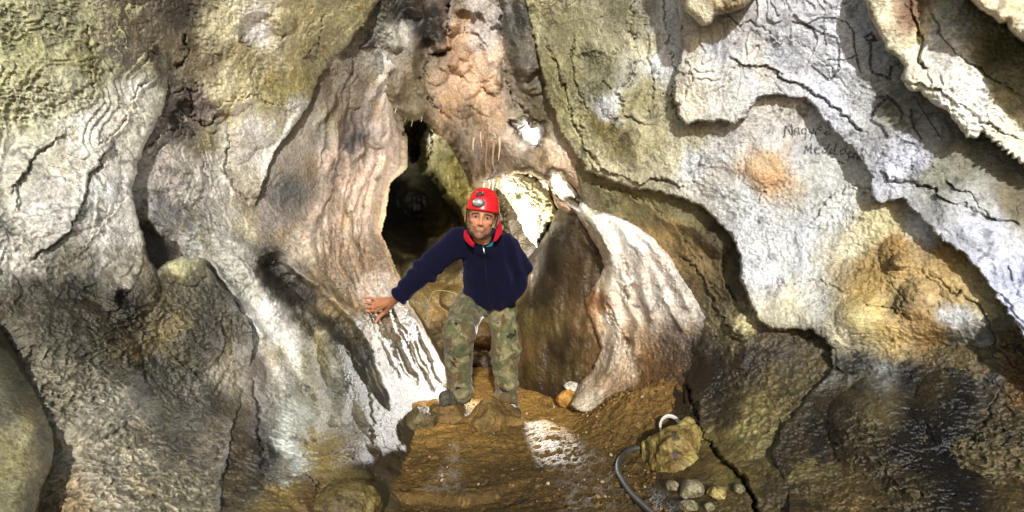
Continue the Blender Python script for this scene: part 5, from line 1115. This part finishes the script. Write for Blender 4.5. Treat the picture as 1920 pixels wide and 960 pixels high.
# stalactites and straws hanging from the arch
STR = rock_mat('calcite', .4, 2)
ceil = obj_tree(bpy.data.objects['cave_ceiling'])
sts = [(935, 335, 20, 3.2, (190, 165, 115)), (924, 338, 26, 2.6, (222, 215, 200)), (917, 340, 18, 2.2, (215, 205, 185)), (943, 330, 14, 2.4, (215, 205, 190)), (908, 345, 16, 2.2, (225, 220, 205)), (950, 328, 10, 2., (225, 220, 205)),
       (888, 262, 30, 2.2, (190, 165, 130)), (912, 262, 62, 3.4, (128, 98, 66)), (925, 268, 50, 2.8, (150, 125, 92)), (936, 262, 40, 2.2, (195, 170, 135)), (760, 220, 9, 1.3, (180, 172, 155)), (772, 222, 15, 1.5, (170, 160, 140)), (742, 218, 8, 1.2, (190, 182, 170)),
       (790, 216, 12, 1.8, (220, 212, 200)), (902, 250, 30, 2.0, (190, 160, 125))]
lab = ['thickest of the straws over the helmet, ochre tipped', 'longest white straw hanging over the helmet, next to the ochre one', 'white straw just left of the longest one over the helmet', 'short straw just right of the ochre one over the helmet', 'leftmost white straw in the row over the helmet', 'shortest rightmost straw in the row over the helmet',
       'thin lone straw on the underside of the ceiling left of the brown columns', 'longest brown stalactite hanging from the middle of the ceiling', 'second longest stalactite, tan, right of the brown longest one', 'slim tan stalactite, rightmost of the columns on the ceiling', 'middle one of three pale straws at the left end of the arch', 'longest of three pale straws at the left end of the arch', 'leftmost of three pale straws at the left end of the arch',
       'pale straw at the top of the arch beside the white gap', 'short tan stalactite between the thin lone straw and the brown columns']
for (px, py, ln, r, c), lb in zip(sts, lab):
    p, _ = hit_px(ceil, px, py)
    if p is None or p.y > 5.0:
        p, _ = hit_px(ceil, px, py - 12)
    if p is None: p = PV(px, py, 4.4)
    k = p.y / F; top = Vector((p.x, p.y - .004, p.z + .012)); n = 9; LL = []; R = []
    for i in range(n):
        t = i / (n - 1); LL.append(top + Vector((.004 * math.sin(5 * t + px), -.006 * math.sin(3 * t), -(ln * k + .012) * t))); R.append(r * k * (1.25 - .95 * t) * (1 + .15 * math.sin(9 * t + px)) + .0006)
    V, Q = tube_mesh(LL, R, 8); V = np.array([tuple(q) for q in V]); org = np.array(top)
    o = mesh_obj('stalactite', V - org, Q, STR, None, np.tile(lin(c), (len(V), 1)), np.full(len(V), .7)); o.location = org
    tag(o, lb, 'stalactite', 'stalactites hanging from the arch')
# thin cable on the rock behind the man
Lc = smooth_line([A(797, 600, 5.3), A(802, 572, 5.3), A(812, 548, 5.32), A(830, 545, 5.32), A(850, 549, 5.32), A(880, 560, 5.34)], 6)
tag(mesh_obj('cable', *tube_mesh(Lc, .0032, 6), plain('cable_sheath', (92, 84, 60), .6)), 'thin pale cable looping over the rock between the outstretched arm and hip', 'cable')

# loose grit and small stones on the mud, thickest on the slope under the flowstone
def gravel():
    r = np.random.RandomState(11); V = []; Q = []; C = []; k = 0
    t = (1 + 5 ** .5) / 2
    ico = np.array([(-1, t, 0), (1, t, 0), (-1, -t, 0), (1, -t, 0), (0, -1, t), (0, 1, t), (0, -1, -t), (0, 1, -t), (t, 0, -1), (t, 0, 1), (-t, 0, -1), (-t, 0, 1)]) / 1.9
    fc = np.array([(0, 11, 5), (0, 5, 1), (0, 1, 7), (0, 7, 10), (0, 10, 11), (1, 5, 9), (5, 11, 4), (11, 10, 2), (10, 7, 6), (7, 1, 8), (3, 9, 4), (3, 4, 2), (3, 2, 6), (3, 6, 8), (3, 8, 9), (4, 9, 5), (2, 4, 11), (6, 2, 10), (8, 6, 7), (9, 8, 1)])
    for i in range(900):
        if i < 620: x = r.normal(.70, .22); y = r.uniform(2.5, 4.9)
        else: x = r.uniform(-.75, .7); y = r.uniform(2.55, 5.2)
        s = .004 + .011 * r.rand() ** 3
        if i % 90 == 0: s *= 1.8
        M = ico * s * r.uniform(.6, 1.3, 3) + r.normal(0, s * .12, (12, 3))
        a = r.uniform(0, 6.28); R = np.array([[math.cos(a), -math.sin(a), 0], [math.sin(a), math.cos(a), 0], [0, 0, 1]])
        V.append(M @ R.T + np.array([x, y, floor_z(x, y) + s * .35])); Q.append(fc + k); k += 12
        c = lin([(150, 112, 60), (112, 84, 44), (172, 152, 110), (78, 62, 38)][r.randint(4)]) * r.uniform(.7, 1.1); C.append(np.tile(c, (12, 1)))
    tag(mesh_obj('gravel', np.concatenate(V), np.concatenate(Q), MUD, None, np.concatenate(C), np.full(k, .2), smooth=False), kind='stuff')
gravel()
